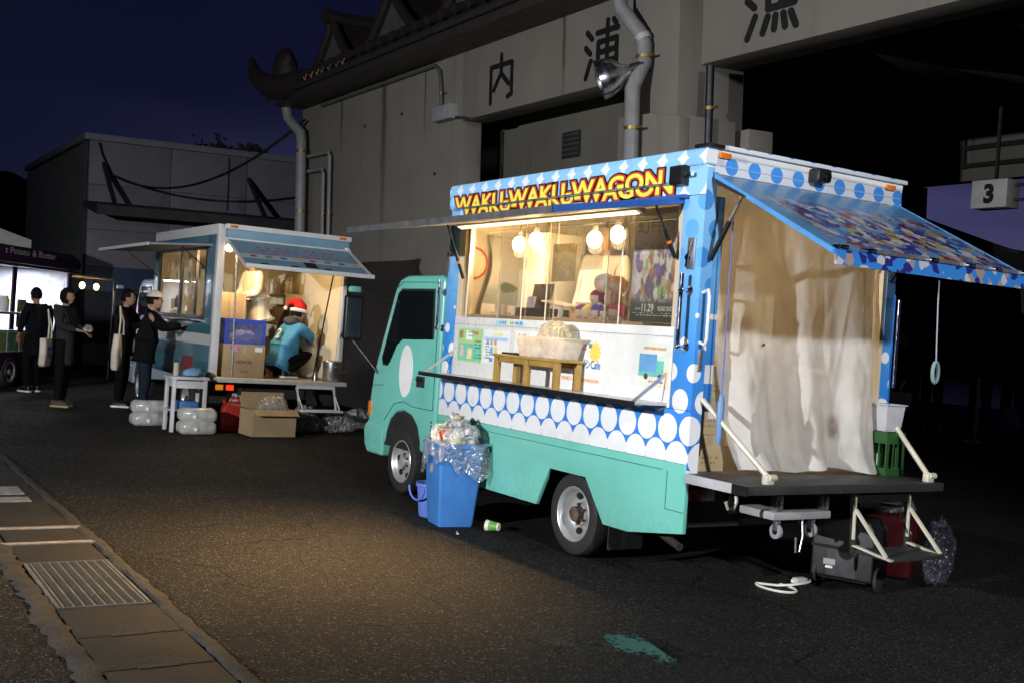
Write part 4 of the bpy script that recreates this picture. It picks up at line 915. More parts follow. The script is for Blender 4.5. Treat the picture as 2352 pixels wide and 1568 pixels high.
# lamps, chassis, wheels
for y in (-.14, -1.58):
    lmp = t1('tail_lamp_cluster', BLKM, .06, .12, y - .16, y + .12, .555, .645, .004)
    t1('amber_lamp', AMBER, .052, .0595, y + .04, y + .11, .565, .635, p=lmp); t1('red_lamp', REDL, .052, .0595, y - .07, y + .035, .565, .635, p=lmp); t1('reversing_lamp', mat('lamp_clear', (.35, .35, .37), .15), .052, .0595, y - .15, y - .075, .565, .635, p=lmp)
MB().tube([(-.2, -.22, .69), (-.2, -.235, .60), (-.2, -.215, .555), (-.2, -.17, .56), (-.2, -.15, .60)], .012, 8).build('hook', IVORY, T1, smooth=True)
for y in (-.45, -1.30): t1('chassis_rail', CHAS, .05, 4.2, y - .04, y + .04, .48, .62)
for x in (.1, 1.2, 2.4): t1('cross_member', CHAS, x, x + .06, -1.26, -.49, .50, .60)
t1('rear_apron', CHAS, .07, .09, -W1 + .05, -.05, .40, .69); t1('underrun_bar', CHAS, .12, .18, -W1 + .15, -.15, .40, .48, .006); t1('axle', CHAS, 1.12, 1.24, -W1 + .12, -.2, .24, .36, .02); t1('fuel_tank', CHAS, 1.9, 2.9, -.42, -.06, .30, .60, .03)
t1('axle', CHAS, 3.88, 3.97, -1.5, -.25, .24, .33, .02)
wheel(T1, 1.19, -.05, .29, 1, deep=True); wheel(T1, 1.19, -W1 + .05, .29, -1, deep=True); wheel(T1, 3.925, -.075, .29, 1); wheel(T1, 3.925, -1.68, .29, -1)
MB().cyl((.40, -.16, .31), (.16, -.13, .26), .026, n=12).build('exhaust_pipe', mat('sooty_steel', (.035, .03, .026), .7, .4), T1, smooth=True)
t1('mud_flap', RUBBER, .78, .79, -.34, -.05, .12, .60)
# ================================================================ inside the turquoise truck
BULB = glow('warm_bulb', (1, .70, .34), 38)
def bulb(x, y, z, label, drop=.16, power=20, parent_col=(1, .74, .42)):
    o = thing('pendant_bulb', label, 'light bulb', (x, y, z), group='bare bulbs over the serving window')
    MB().ball((0, 0, 0), (.056, .056, .066), 14, 10).build('bulb', BULB, o, smooth=True)
    MB().cyl((0, 0, .045), (0, 0, .10), .020, .022, 12).build('socket', mat('socket_white', (.55, .52, .46), .4), o, smooth=True)
    MB().cyl((0, 0, .10), (0, 0, .10 + drop), .005, n=6).build('cord', BLKM, o)
    light('bulb_light', 'POINT', (x, y, z - .06), power, parent_col, size=.05, parent=o)
bulb(2.58, -.32, 2.23, 'bare glowing bulb nearest the calendar in the serving window')
bulb(2.36, -.34, 2.26, 'bare glowing bulb second from the calendar in the serving window')
bulb(1.52, -.30, 2.23, 'bare glowing bulb above the engraved acrylic plate')
bulb(1.27, -.32, 2.26, 'bare glowing bulb next to the film poster')
PAPER = mat('paper', (.72, .72, .70), .6, var=.03)
# calendar sheet with an island, curling away from the wall
cal = thing('wall_calendar', 'curling photo calendar of an islet on grey water', 'calendar', (3.07, -.47, 1.62))
def calf(u, v):
    z = .70 * v; w = .155 + .02 * math.sin(v * 3); return (-.03 - .035 * math.sin(v * 4.2) - .02 * u, .16 - .33 * u + .05 * math.sin(v * 5 + 1) * (1 - v * .3), z)
t = NT('calendar_photo'); x_, y_, z_ = t.xyz(t.coord())
isl = t.M('LESS_THAN', t.M('ABSOLUTE', t.M('ADD', z_, -.27)), t.M('SUBTRACT', t.M('MULTIPLY_ADD', t.noise(30, 4), .04, .022), t.M('MULTIPLY', t.M('MULTIPLY', t.M('ADD', y_, .02), t.M('ADD', y_, .02)), 4.0)))
cc = t.ramp(z_, [(0, (.72, .71, .69)), (.12, (.72, .71, .69)), (.125, (.30, .31, .31)), (.24, (.26, .27, .27)), (.26, (.36, .34, .31)), (.68, (.34, .31, .27)), (.70, (.16, .15, .14))])
MB().grid(calf, 12, 24).build('sheet', t.end(t.bsdf(t.mix(isl, cc, (.06, .09, .045)), .5)), cal, smooth=True)
lettering('31', 'date_print', INKR, cal, (-.075, .0, .075), REAR, width=.05, height=.032, offset=.03)
marks('small_print', INK, cal, REAR, (-.07, .02, .045), 1, .022, .014, .02, 3, 8)
# round red wall clock with a plain dial
ck = thing('round_clock', 'round red rimmed wall decoration at the end of the serving window', 'wall clock', (3.07, -.185, 2.075), (0, 0, 0))
MB().lathe([(0, 0), (.135, 0), (.135, -.02), (.120, -.028), (.118, -.012), (0, -.012)], axis='x', n=30).build('rim', mat('clock_red', (.50, .05, .025), .35), ck, smooth=True)
MB().lathe([(0, -.0135), (.117, -.0135)], axis='x', n=30, cap=False).build('dial', flap_mat('dial_print', (.66, .42, .22), [(.7, .6, .5), (.5, .12, .06), (.72, .7, .68), (.2, .14, .2), (.7, .38, .1)], 3.5), ck)
# shelves and boxes on the bulkhead
sh = thing('shelf_unit', 'dark shelf with stacked papers and boxes behind the bulbs', 'shelf', (3.02, -1.13, 1.60))
for z in (.0, .20, .38, .56, .74): MB().box(-.10, .08, -.22, .20, z, z + .014).build('shelf_board', mat('shelf_brown', (.16, .11, .06), .6), sh)
for y in (-.22, .20): MB().box(-.10, .08, y, y + .012, 0, .92).build('upright', mat('shelf_brown', (.16, .11, .06), .6), sh)
r5 = random.Random(5)
PALB = [(.45, .07, .04), (.60, .50, .36), (.12, .12, .16), (.55, .36, .12), (.70, .64, .52), (.30, .30, .30)]
n_ = 0
for lv, z in enumerate((.214, .394, .574, .754)):
    y = -.20; kk = 0
    while y < .12:
        w = r5.uniform(.05, .12); h = r5.uniform(.05, .13); c = r5.choice(PALB); n_ += 1
        o = rbox(0, 0, h / 2, .12, w, h).build('storage_box', mat('shelfbox_%.2f_%.2f' % (c[0], c[2]), c, .6), None, bevel=.003, loc=(3.0, -1.13 + y + w / 2, 1.60 + z))
        tag(o, '%s storage box, %s along on the %s kitchen shelf' % (*[{PALB[0]: 'red', PALB[1]: 'tan', PALB[2]: 'navy', PALB[3]: 'brown', PALB[4]: 'cream', PALB[5]: 'grey'}[c]], ('first', 'second', 'third', 'fourth', 'fifth', 'sixth')[kk], ('lowest', 'second', 'third', 'top')[lv]), 'box', 'boxes on the kitchen shelf'); kk += 1; y += w + .006
bk = thing('plastic_basket', 'white perforated plastic basket under the kitchen shelf', 'basket', (2.86, -1.02, 1.62))
for sy in (-1, 1): MB().box(-.1, .1, sy * .11 - .003, sy * .11 + .003, 0, .16).build('side', PAPER, bk)
for sx in (-1, 1): MB().box(sx * .1 - .003, sx * .1 + .003, -.107, .107, 0, .16).build('side', PAPER, bk)
for i in range(6):
    for j in range(4): MB().box(-.1045, -.1032, -.085 + i * .033, -.07 + i * .033, .03 + j * .032, .052 + j * .032).build('slot', mat('slot_brown', (.20, .13, .07), .8), bk)
MB().box(-.1, .1, -.107, .107, 0, .006).build('base', PAPER, bk)
fr = thing('refrigerator', 'tall cream refrigerator against the kitchen bulkhead', 'refrigerator', (2.86, -.80, .742))
MB().box(-.25, .24, -.20, .20, 0, 1.62).build('body', TILEW, fr, bevel=.015); MB().tube([(-.255, -.15, .85), (-.285, -.15, .87), (-.285, -.15, 1.20), (-.255, -.15, 1.22)], .008, 8).build('handle', STEEL, fr, smooth=True)
wb = tag(rbox(0, 0, .45, 2.3, .42, .9).build('worktop', mat('worktop_tan', (.42, .30, .16), .5), None, bevel=.006, loc=(1.75, -.28, .742 - .02)), 'tan worktop inside the serving window', 'counter')
wb.location = (1.75, -.275, .742)
ZT = 1.643
# tablet on a white stand
tb = thing('tablet_stand', 'white tablet on an angled white stand', 'tablet', (1.75, -.20, ZT))
MB().box(-.045, .045, -.04, .04, 0, .008).build('base', PAPER, tb, bevel=.003); MB().bar((0, 0, .005), (0, -.01, .10), .05, .012, up=(0, 1, 0)).build('stem', PAPER, tb)
MB().hexa([(-.14, -.06, .09), (.14, -.02, .13), (-.14, .05, .075), (.14, .09, .115), (-.14, -.06, .10), (.14, -.02, .14), (-.14, .05, .085), (.14, .09, .125)]).build('tablet', mat('tablet_grey', (.45, .43, .40), .35), tb, bevel=.003)
# cash register and its card
cs_ = thing('cash_register', 'black cash register with a lilac card in front', 'cash register', (2.12, -.26, ZT))
MB().box(-.20, .20, -.14, .10, 0, .07).build('drawer', BLKM, cs_, bevel=.006); MB().hexa([(.02, -.10, .07), (.24, -.10, .07), (.02, -.06, .07), (.24, -.06, .07), (.0, -.13, .27), (.27, -.13, .27), (.0, -.11, .27), (.27, -.11, .27)]).build('display', mat('display_black', (.02, .018, .016), .3), cs_, bevel=.004)
MB().hexa([(.01, .06, .0), (.12, .06, .0), (.01, .066, .0), (.12, .066, .0), (.01, .03, .16), (.12, .03, .16), (.01, .036, .16), (.12, .036, .16)]).build('card', mat('lilac_card', (.50, .42, .55), .5, var=.3, scale=30), cs_)
for i, (dx, c) in enumerate(((.16, (.62, .50, .34)), (.24, (.68, .60, .45)), (.31, (.60, .5, .36)))):
    o = MB().lathe([(.026, 0), (.032, .085), (.034, .088), (.030, .085), (.024, .004), (0, .004)], n=16).build('paper_cup', mat('cup_cream', (.66, .58, .45), .6), None, smooth=True, loc=(2.32 + dx * .9, -.14 - .02 * i, ZT))
    tag(o, ['cream paper cup standing next to the black display', 'cream paper cup in the middle of three behind the window', 'cream paper cup under the calendar edge'][i], 'cup', 'paper cups on the worktop')
# pile of plain round plush toys
def plush(x, y, z, r, hair, lab, ears=0):
    x = 1.16 + (x - 1.16) * 1.2; z = ZT + (z - ZT) * 1.2; r *= 1.22
    o = thing('plush_toy', lab, 'plush toy', (x, y, z), group='plush toys piled in the window')
    MB().ball((0, 0, r * .92), (r, r, r * .92), 16, 11).build('head', mat('plush_face', (.62, .46, .36), .9, bmp=.3, bscale=150), o, smooth=True)
    mb = MB().ball((0, -.004, r * .98), (r * 1.06, r * 1.06, r * .98), 20, 14); mb.v = [(a * .9, b * .82, c) if (b > .45 * r and c < r * 1.12 and abs(a) < r * .72) else (a, b, c) for a, b, c in mb.v]
    mb.build('cap', hair, o, smooth=True)
    for s in (-1, 1): MB().ball((s * r * .75, .01, r * .18), (r * .34, r * .3, r * .25), 9, 7).build('paw', MATS['plush_face'], o, smooth=True)
    if ears:
        for s in (-1, 1): MB().ball((s * r * 1.0, 0, r * 1.35), (r * .3, r * .3, r * .55), 9, 7).build('tuft', hair, o, smooth=True)
def pm(n, c): return mat('plush_' + n, c, .92, var=.12, bmp=.4, bscale=160)
plush(1.00, -.13, ZT, .052, pm('red', (.50, .03, .04)), 'red plush toy in the bottom row of the pile', 1)
plush(1.095, -.13, ZT, .040, pm('brown', (.10, .06, .035)), 'dark brown plush toy in the bottom row of the pile')
plush(1.18, -.13, ZT, .044, pm('violet', (.10, .06, .35)), 'violet plush toy in the bottom row of the pile', 1)
plush(1.275, -.13, ZT, .043, pm('yellow', (.72, .62, .15)), 'yellow plush toy in the bottom row of the pile')
plush(1.36, -.15, ZT, .046, pm('plum', (.14, .02, .12)), 'plum plush toy at the end of the pile')
plush(1.07, -.15, ZT + .078, .05, pm('peach', (.70, .42, .20)), 'peach plush toy in the middle row beside the red one')
plush(1.21, -.15, ZT + .08, .05, pm('maroon', (.22, .03, .05)), 'maroon plush toy in the middle row of the pile')
plush(1.16, -.15, ZT + .155, .060, pm('grey', (.42, .42, .42)), 'grey plush toy on top of the pile')
plush(1.03, -.15, ZT + .15, .052, pm('orange', (.72, .30, .05)), 'orange plush toy on top of the pile')
# film poster behind the pane (abstract stand-in for the artwork)
fpz = thing('film_poster', 'tall film poster with date lettering in the serving window', 'poster', (.49, -.058, 1.64))
t = NT('poster_art'); x_, y_, z_ = t.xyz(t.coord())
cv = t.n('ShaderNodeCombineXYZ'); t.l(t.M('MULTIPLY', x_, 11), cv.inputs[0]); t.l(t.M('MULTIPLY', z_, 6), cv.inputs[1]); vo = t.n('ShaderNodeTexVoronoi'); vo.inputs['Scale'].default_value = 2.4
nz_ = t.n('ShaderNodeTexNoise'); nz_.inputs['Scale'].default_value = 2; nz_.inputs['Detail'].default_value = 5; t.l(cv.outputs[0], nz_.inputs['Vector']); ad = t.n('ShaderNodeVectorMath', operation='ADD'); t.l(cv.outputs[0], ad.inputs[0]); t.l(nz_.outputs['Color'], ad.inputs[1]); t.l(ad.outputs[0], vo.inputs['Vector'])
art = t.ramp(t.xyz(vo.outputs['Color'])[0], [(0, (.62, .46, .34)), (.18, (.20, .15, .20)), (.34, (.72, .68, .68)), (.5, (.46, .24, .12)), (.66, (.26, .20, .40)), (.8, (.75, .70, .62)), (.92, (.35, .48, .16))], 'CONSTANT')
bgc = t.ramp(z_, [(0, (.05, .055, .03)), (.14, (.10, .11, .07)), (.2, (.50, .50, .53)), (.45, (.46, .43, .50)), (.74, (.66, .60, .58))])
inart = t.M('MULTIPLY', t.maprange(z_, .12, .17, 0, 1), t.maprange(z_, .53, .44, 0, 1)); inart = t.M('MULTIPLY', inart, t.maprange(t.M('ABSOLUTE', x_), .25, .2, 0, 1))
MB().box(-.245, .245, -.002, .0, 0, .735).build('sheet', t.end(t.bsdf(t.mix(inart, bgc, art), .35)), fpz)
lettering('11.29', 'date_print', PAPER, fpz, (.06, .002, .092), SIDE, width=.12, height=.052, offset=.02)
lettering('ROAD SHOW', 'caption_print', PAPER, fpz, (-.13, .002, .087), SIDE, width=.17, height=.03, offset=.02); lettering('2024.', 'year_print', PAPER, fpz, (.16, .002, .085), SIDE, width=.055, height=.018)
lettering('幻日の', 'title_print', mat('ink_brown', (.13, .08, .05), .6), fpz, (.03, .002, .62), SIDE, width=.36, height=.10, offset=.01)
marks('small_print', PAPER, fpz, SIDE, (0, .002, .055), 2, .03, .005, .014, 12, 14)
# curtain across the open back
t = NT('gauze_curtain'); co = t.coord(); x_, y_, z_ = t.xyz(co)
weave = t.noise(220, 2); cl = t.mix(t.maprange(t.noise(4, 5), .35, .7), (.60, .59, .57), (.78, .77, .75))
df = t.n('ShaderNodeBsdfDiffuse'); t.l(cl, df.inputs[0]); t.l(t.bump(weave, .5, .004), df.inputs['Normal']); tl_ = t.n('ShaderNodeBsdfTranslucent'); t.l(cl, tl_.inputs[0]); tr = t.n('ShaderNodeBsdfTransparent')
m1 = t.n('ShaderNodeMixShader'); m1.inputs[0].default_value = .24; t.l(df.outputs[0], m1.inputs[1]); t.l(tl_.outputs[0], m1.inputs[2])
m2 = t.n('ShaderNodeMixShader'); m2.inputs[0].default_value = .22; t.l(m1.outputs[0], m2.inputs[1]); t.l(tr.outputs[0], m2.inputs[2])
GAUZE = t.end(m2.outputs[0])
cu = thing('rear_curtain', 'long off-white gauze curtain hanging in the open back of the turquoise truck', 'curtain', (.03, -.9, .745))
def curt(u, v):
    s = 1 - v
    yl = .81 - .27 * s ** 1.5 + .02 * s * math.sin(v * 7); yr = -.70 + .02 * math.sin(v * 5)
    y = yl + (yr - yl) * u
    ph = u * 15 + 2.4 * math.sin(u * 5 + .4)
    a = (.012 + .042 * min(1, s * 1.3))
    x = .03 - .15 * s ** 1.6 + a * math.sin(ph) + .008 * math.sin(u * 43 + v * 1.5) * (.3 + s) + .02 * s * math.sin(3 * u + 4 * v) + .010 * mn.noise(Vector((u * 9, v * 7, 2.2))) + .012 * s * mn.noise(Vector((u * 26, v * 16, .2)))
    if .5 < u < .66: x -= .07 * s * math.sin((u - .5) / .16 * math.pi)
    z = 1.77 * v + (.02 + .015 * math.sin(u * 12)) * s ** 6
    if v < .05: x -= .05 * (1 - v / .05) * (.5 + .5 * math.sin(u * 16))
    return (x, y, z)
MB().grid(curt, 130, 60).build('gauze', GAUZE, cu, smooth=180)
MB().tube([(.03, .84, 1.78), (.03, -.72, 1.78)], .008, 8).build('curtain_rod', STEEL, cu, smooth=True)
for k, (y, z) in enumerate(((.36, .8), (.34, .55), (.32, .3), (.5, .03), (.06, .02))): MB().lathe([(.006, 0), (.011, 0), (.011, -.003)], (-.05, y, z), 'x', 10).build('eyelet', STEEL, cu)
# cartons and crate on the tail floor
CARD = mat('cardboard', (.34, .24, .13), .85, var=.12, scale=4, bmp=.25, bscale=30); CARD2 = mat('cardboard_pale', (.48, .37, .21), .85, var=.1, scale=4, bmp=.2); TAPE = mat('packing_tape', (.40, .31, .19), .35)
def carton(loc, sx, sy, sz, label, rz=0, m=None, name='carton', group=None, tape=True):
    o = thing(name, label, 'cardboard box', loc, (0, 0, rz), group); m = m or CARD
    MB().box(-sx / 2, sx / 2, -sy / 2, sy / 2, 0, sz).build('box', m, o, bevel=.004)
    if tape:
        MB().box(-sx / 2 - .001, sx / 2 + .001, -.024, .024, sz * .72, sz + .0012).build('tape', TAPE, o); 
        MB().box(-sx / 2, sx / 2, -.0012, .0012, sz, sz + .0022).build('flap_seam', mat('card_dark', (.12, .08, .045), .9), o)
    return o
for k, (z, sz, lab) in enumerate(((.743, .225, 'bottom carton of the three stacked in the tail corner'), (.970, .215, 'middle carton of the three stacked in the tail corner'), (1.187, .20, 'top carton of the three stacked in the tail corner'))):
    o = carton((.20, -.235, z), .26, .25, sz, lab, .0 + .04 * k, CARD2, group='cartons in the tail corner')
    marks('small_print', mat('ink_faded', (.22, .16, .09), .8), o, REAR, (-.1315, .0, .08), 2, .02, .012, .03, k, 6)
    if k == 1: MB().box(-.1325, -.1305, -.02, .04, .10, .15).build('label', PAPER, o)
cr_ = thing('plastic_crate', 'green plastic crate at the far tail corner', 'crate', (-.10, -1.64, .744))
cr_.scale = (.62, .72, .95)
GRN = mat('crate_green', (.014, .07, .012), .45, var=.1)
for sy in (-1, 1):
    MB().box(-.15, .15, sy * .12 - .006, sy * .12 + .006, 0, .05).build('crate_rail', GRN, cr_); MB().box(-.15, .15, sy * .12 - .006, sy * .12 + .006, .22, .30).build('crate_rail', GRN, cr_)
    for i in range(4): MB().box(-.15 + i * .094, -.132 + i * .094, sy * .12 - .005, sy * .12 + .005, .05, .22).build('crate_bar', GRN, cr_)
for sx in (-1, 1):
    MB().box(sx * .15 - .006, sx * .15 + .006, -.113, .113, 0, .05).build('crate_rail', GRN, cr_); MB().box(sx * .15 - .006, sx * .15 + .006, -.113, .113, .22, .30).build('crate_rail', GRN, cr_)
    for i in range(4): MB().box(sx * .15 - .005, sx * .15 + .005, -.11 + i * .068, -.094 + i * .068, .05, .22).build('crate_bar', GRN, cr_)
MB().box(-.14, .14, -.11, .11, 0, .008).build('base', GRN, cr_)
tag(MB().lathe([(.085, 0), (.095, .02), (.115, .17), (.13, .175), (.13, .182), (.11, .178), (.09, .02), (0, .012)], n=4).build('white_tub', mat('tub_white', (.45, .45, .47), .4), None, smooth=20, loc=(-.10, -1.64, 1.032), rot=(0, 0, R(40))), 'white plastic tub standing on the green crate', 'tub')

# ================================================================ on the counter
WOOD = mat('stool_wood', (.36, .22, .055), .45, var=.25, scale=7, bmp=.15)
st = thing('wooden_stand', 'low honey coloured wooden stand on the fold-down counter', 'stand', (1.51, .138, 1.1475))
st.scale = (.90, .95, .80)
MB().box(-.475, .475, -.115, .115, .235, .258).build('top', WOOD, st, bevel=.004)
for sx in (-.43, -.02, .43):
    for sy in (-.09, .09):
        if sx == -.02 and sy < 0: continue
        MB().box(sx - .026, sx + .026, sy - .02, sy + .02, 0, .234).build('leg', WOOD, st, bevel=.003)
MB().box(-.40, .40, .075, .095, .185, .233).build('apron', WOOD, st, bevel=.002); MB().box(-.40, .40, -.095, -.075, .185, .233).build('apron', WOOD, st, bevel=.002)
tubm = clear('milky_plastic', (.9, .86, .8), .05, .25, .7, (.86, .83, .78))
tu = thing('plastic_tub', 'milky plastic tub with a crumpled bag on the wooden stand', 'tub', (1.38, .13, 1.3545))
b_ = MB()
def rrect(w, h, r, z, n=5):
    o = []
    for cx_, cy_, a0 in ((w - r, h - r, 0), (-w + r, h - r, 90), (-w + r, -h + r, 180), (w - r, -h + r, 270)):
        for i in range(n): a = R(a0 + 90 * i / (n - 1)); o.append((cx_ + r * math.cos(a), cy_ + r * math.sin(a), z))
    return o
rings = [rrect(.26, .085, .03, 0), rrect(.30, .105, .035, .135), rrect(.33, .118, .035, .137), rrect(.33, .118, .035, .145), rrect(.295, .10, .03, .143), rrect(.255, .08, .03, .006)]
def loft(rings, mb=None, cap0=True, cap1=True):
    mb = mb or MB(); n = len(rings[0]); vs = [p for r_ in rings for p in r_]; fs = []
    for i in range(len(rings) - 1):
        for k in range(n): fs.append((i * n + k, i * n + (k + 1) % n, (i + 1) * n + (k + 1) % n, (i + 1) * n + k))
    if cap0: fs.append(tuple(range(n - 1, -1, -1)))
    if cap1: fs.append(tuple(range((len(rings) - 1) * n, len(rings) * n)))
    return mb.add(vs, fs)
loft(rings).build('tub', tubm, tu, smooth=40)
def bagmesh(rx, ry, rz, seed, nu=44, nv=30, crump=.18, flat=.35):
    """crumpled film: a slumped lump broken up by sharp creases"""
    mb = MB().ball((0, 0, 0), 1, nu, nv); out = []; o = Vector((seed * 3.7, seed * 1.3, 0))
    for x, y, z in mb.v:
        p = Vector((x, y, z)); k = 1 + crump * (mn.noise(p * 1.6 + o) * .9) - crump * 1.3 * abs(mn.noise(p * 3.1 + o)) - crump * .8 * abs(mn.noise(p * 6.5 + o)) + crump * .35
        zz = z * (1 + crump * mn.noise(p * 2.2 - o)); zz = zz if zz > -flat else -flat + (zz + flat) * .22
        out.append((x * k * rx, y * k * ry, zz * (k * .7 + .3) * rz))
    mb.v = out; zmin = min(v[2] for v in mb.v); mb.v = [(a, b, c - zmin) for a, b, c in mb.v]; return mb
FILM = film('plastic_film', (.72, .72, .72), .26, .16); FILMW = film('white_film', (.82, .82, .82), .55, .12)
bagmesh(.21, .075, .16, 3).build('crumpled_bag', film('cream_film', (.84, .78, .56), .6, .1), tu, smooth=180, loc=(-.06, 0, .012))
pc = thing('price_card', 'handwritten white price card propped behind the tub', 'card', (1.28, .03, 1.3545))
MB().hexa([(-.075, -.004, .0), (.075, -.004, .0), (-.075, .0, .0), (.075, .0, .0), (-.075, -.02, .20), (.075, -.02, .20), (-.075, -.016, .20), (.075, -.016, .20)]).build('card', PAPER, pc)
marks('handwriting', INK, pc, SIDE, (0, .004, .16), 3, .02, .012, .035, 7, 6)
sgn = tag(MB().hexa([(1.68, .05, 1.355), (1.90, .05, 1.355), (1.68, .19, 1.355), (1.90, .19, 1.355), (1.68, .05, 1.369), (1.90, .05, 1.369), (1.68, .19, 1.369), (1.90, .19, 1.369)]).build('black_tray', BLKM), 'flat black tray beside the milky tub', 'tray')

# ================================================================ on the ground by the turquoise truck
BINB = mat('bin_blue', (.045, .18, .50), .5, var=.10, scale=5, dirt=.35); BUCK = mat('bucket_blue', (.12, .20, .62), .4, var=.05)
bn = thing('rubbish_bin', 'tall square blue rubbish bin overflowing with bags', 'bin', (2.46, .215, 0), (0, 0, R(-9)))
rg = [rrect(.135, .135, .02, 0), rrect(.142, .142, .02, .03), rrect(.185, .185, .025, .60), rrect(.200, .200, .025, .605), rrect(.200, .200, .025, .635), rrect(.178, .178, .02, .635), rrect(.13, .13, .02, .02)]
loft(rg).build('body', BINB, bn, smooth=40); MB().box(-.03, .03, .173, .1795, .40, .47).build('label', mat('bin_label', (.30, .28, .25), .6, var=.3, scale=40), bn)
def hem(u, v):
    a = 2 * math.pi * u; w = .205 + .012 * math.sin(a * 5 + 1) + .01 * math.sin(a * 11) + .03 * v * (.6 + .4 * math.sin(a * 3 + 2))
    k = max(abs(math.cos(a)), abs(math.sin(a))); w = w / (k ** .85)
    return (w * math.cos(a), w * math.sin(a), .655 - v * (.20 + .07 * math.sin(a * 2 + .6) + .03 * math.sin(a * 9)))
lin = MB().grid(hem, 64, 8).build('bin_liner', FILM, bn, smooth=180)
rb_ = thing('rubbish_bag', 'white carrier bag of rubbish heaped on the blue bin', 'rubbish bag', (2.45, .205, .58))
bagmesh(.185, .18, .15, 8, crump=.3).build('bag', film('bag_white', (.86, .86, .86), .72, .10), rb_, smooth=180)
MB().tube([(-.14 + .02 * i, .10 + .02 * math.sin(i), .20 + .09 * math.sin(i * .45)) for i in range(12)], .012, 6).build('bag_handle', FILMW, rb_, smooth=True)
MB().grid(lambda u, v: (-.03 + .10 * (u - .5) * (1 - .5 * v) + .02 * math.sin(v * 9), .20 + .03 * math.sin(u * 6 + v * 4), .20 - .24 * v), 8, 12).build('hanging_corner', FILMW, rb_, smooth=180)
for k, (dx, dy, dz, c, lab) in enumerate(((.13, .02, .07, (.55, .62, .12), 'lime printed wrapper sticking out of the blue bin'), (-.05, .10, .05, (.50, .07, .05), 'red printed wrapper sticking out of the blue bin'), (.02, -.03, .17, (.42, .38, .24), 'crumpled tan paper bag on top of the bin heap'), (-.12, .04, .06, (.45, .40, .26), 'crumpled tan paper bag at the rim of the bin'))):
    o = bagmesh(.07, .06, .06, 20 + k, 12, 9, .3).build('wrapper', mat('wrap_%d' % k, c, .6, var=.3, scale=12), None, smooth=180, loc=(2.46 + dx, .205 + dy, .61 + dz), rot=(.5 * k, .3, k)); tag(o, lab, 'wrapper')
bu = thing('bucket', 'small violet blue bucket beside the rubbish bin', 'bucket', (2.80, .20, 0))
MB().lathe([(.095, 0), (.10, .01), (.125, .235), (.135, .24), (.137, .27), (.128, .27), (.115, .24), (.092, .012), (0, .012)], n=28).build('body', BUCK, bu, smooth=40)
MB().tube([(.13 * math.cos(a), .135 + .03 * math.sin(a) * 0 + .01, .235 - .10 * math.sin(a)) for a in [math.pi * i / 14 for i in range(15)]], .008, 8).build('bail_handle', BUCK, bu, smooth=True)
cu_ = thing('paper_cup', 'green and cream paper cup lying on its side', 'cup', (2.09, .045, .043), (0, R(-86), R(20)))
cu_.rotation_euler = Euler((R(90), 0, R(125)))
MB().lathe([(.030, -.05), (.042, .05), (.0445, .052), (.044, .055), (.040, .05), (.028, -.046), (0, -.046)], n=24).build('cup', mat('cup_white', (.66, .62, .52), .55), cu_, smooth=40); MB().lathe([(.0318, -.04), (.0402, .025)], n=24).build('print_band', mat('cup_green', (.10, .28, .05), .5, var=.5, scale=30), cu_, smooth=True)
sp = MB().tube([(0, 0, .004), (.045, .004, .005), (.07, .006, .004)], [.004, .004, .005], 6); sp.ball((.092, .007, .004), (.024, .014, .004), 12, 6)
tag(sp.build('plastic_spoon', mat('spoon_white', (.70, .70, .68), .4), None, smooth=True, loc=(2.12, .34, .004), rot=(0, 0, R(150))), 'white plastic spoon lying on the asphalt', 'spoon')
# generator on wheels, second red one, bag, folded trolley, cable
ge = thing('generator', 'black wheeled generator under the tail step', 'generator', (-.06, -1.42, 0), (0, 0, R(-68)))
ge.scale = (.86, .8, .94)
GB = mat('generator_black', (.008, .008, .009), .45, var=.15)
MB().prism([(-.26, .06), (.26, .06), (.26, .30), (.235, .46), (.16, .485), (-.20, .485), (-.25, .42), (-.26, .30)], 'x', -.17, .17).build('body', GB, ge, bevel=.02, seg=3)
MB().box(-.176, .176, -.262, .262, .265, .285).build('seam', MATS['hole_black'], ge); MB().box(-.175, -.171, -.12, .12, .08, .25).build('panel', mat('generator_panel', (.03, .03, .032), .35), ge)
MB().box(-.178, -.1752, .05, .15, .15, .19).build('plate', mat('plate_grey', (.25, .25, .26), .4), ge); MB().box(-.178, -.1752, .07, .13, .125, .142).build('plate', PAPER, ge); MB().box(-.12, .05, .08, .2, .4855, .49).build('plate', mat('plate_white', (.5, .5, .48), .4), ge)
MB().lathe([(0, 0), (.04, 0), (.045, -.01), (.02, -.016), (0, -.016)], (-.171, .13, .38), 'x', 18).build('dial', BLKM, ge, smooth=True)
for sy in (-.28, .22): MB().lathe([(.0, -.022), (.06, -.022), (.085, -.012), (.088, .0), (.085, .012), (.06, .022), (0, .022)], (-.10, sy, .088), 'y', 24).build('wheel', RUBBER, ge, smooth=40)
MB().cyl((-.14, -.2, .06), (-.14, .2, .06), .012, n=8).build('axle_bar', STEELD, ge)
ge2 = thing('generator', 'dark red generator behind the tail step', 'generator', (.02, -1.86, 0), (0, 0, R(-60)))
MB().prism([(-.20, .05), (.20, .05), (.21, .36), (.15, .46), (-.15, .46), (-.21, .36)], 'x', -.2, .2).build('body', mat('generator_red', (.05, .003, .004), .35), ge2, bevel=.02, seg=3)
lettering('HONDA', 'maker_name', mat('name_grey', (.40, .40, .40), .5), ge2, (-.2025, .08, .27), REAR, width=.12, height=.02, offset=.03); MB().tube([(-.1, -.1, .455), (-.1, -.1, .52), (-.1, .1, .52), (-.1, .1, .455)], .012, 8).build('handle', GB, ge2, smooth=True)
for sx in (-.14, .14): MB().box(sx - .03, sx + .03, -.18, .18, 0, .05).build('foot', GB, ge2)
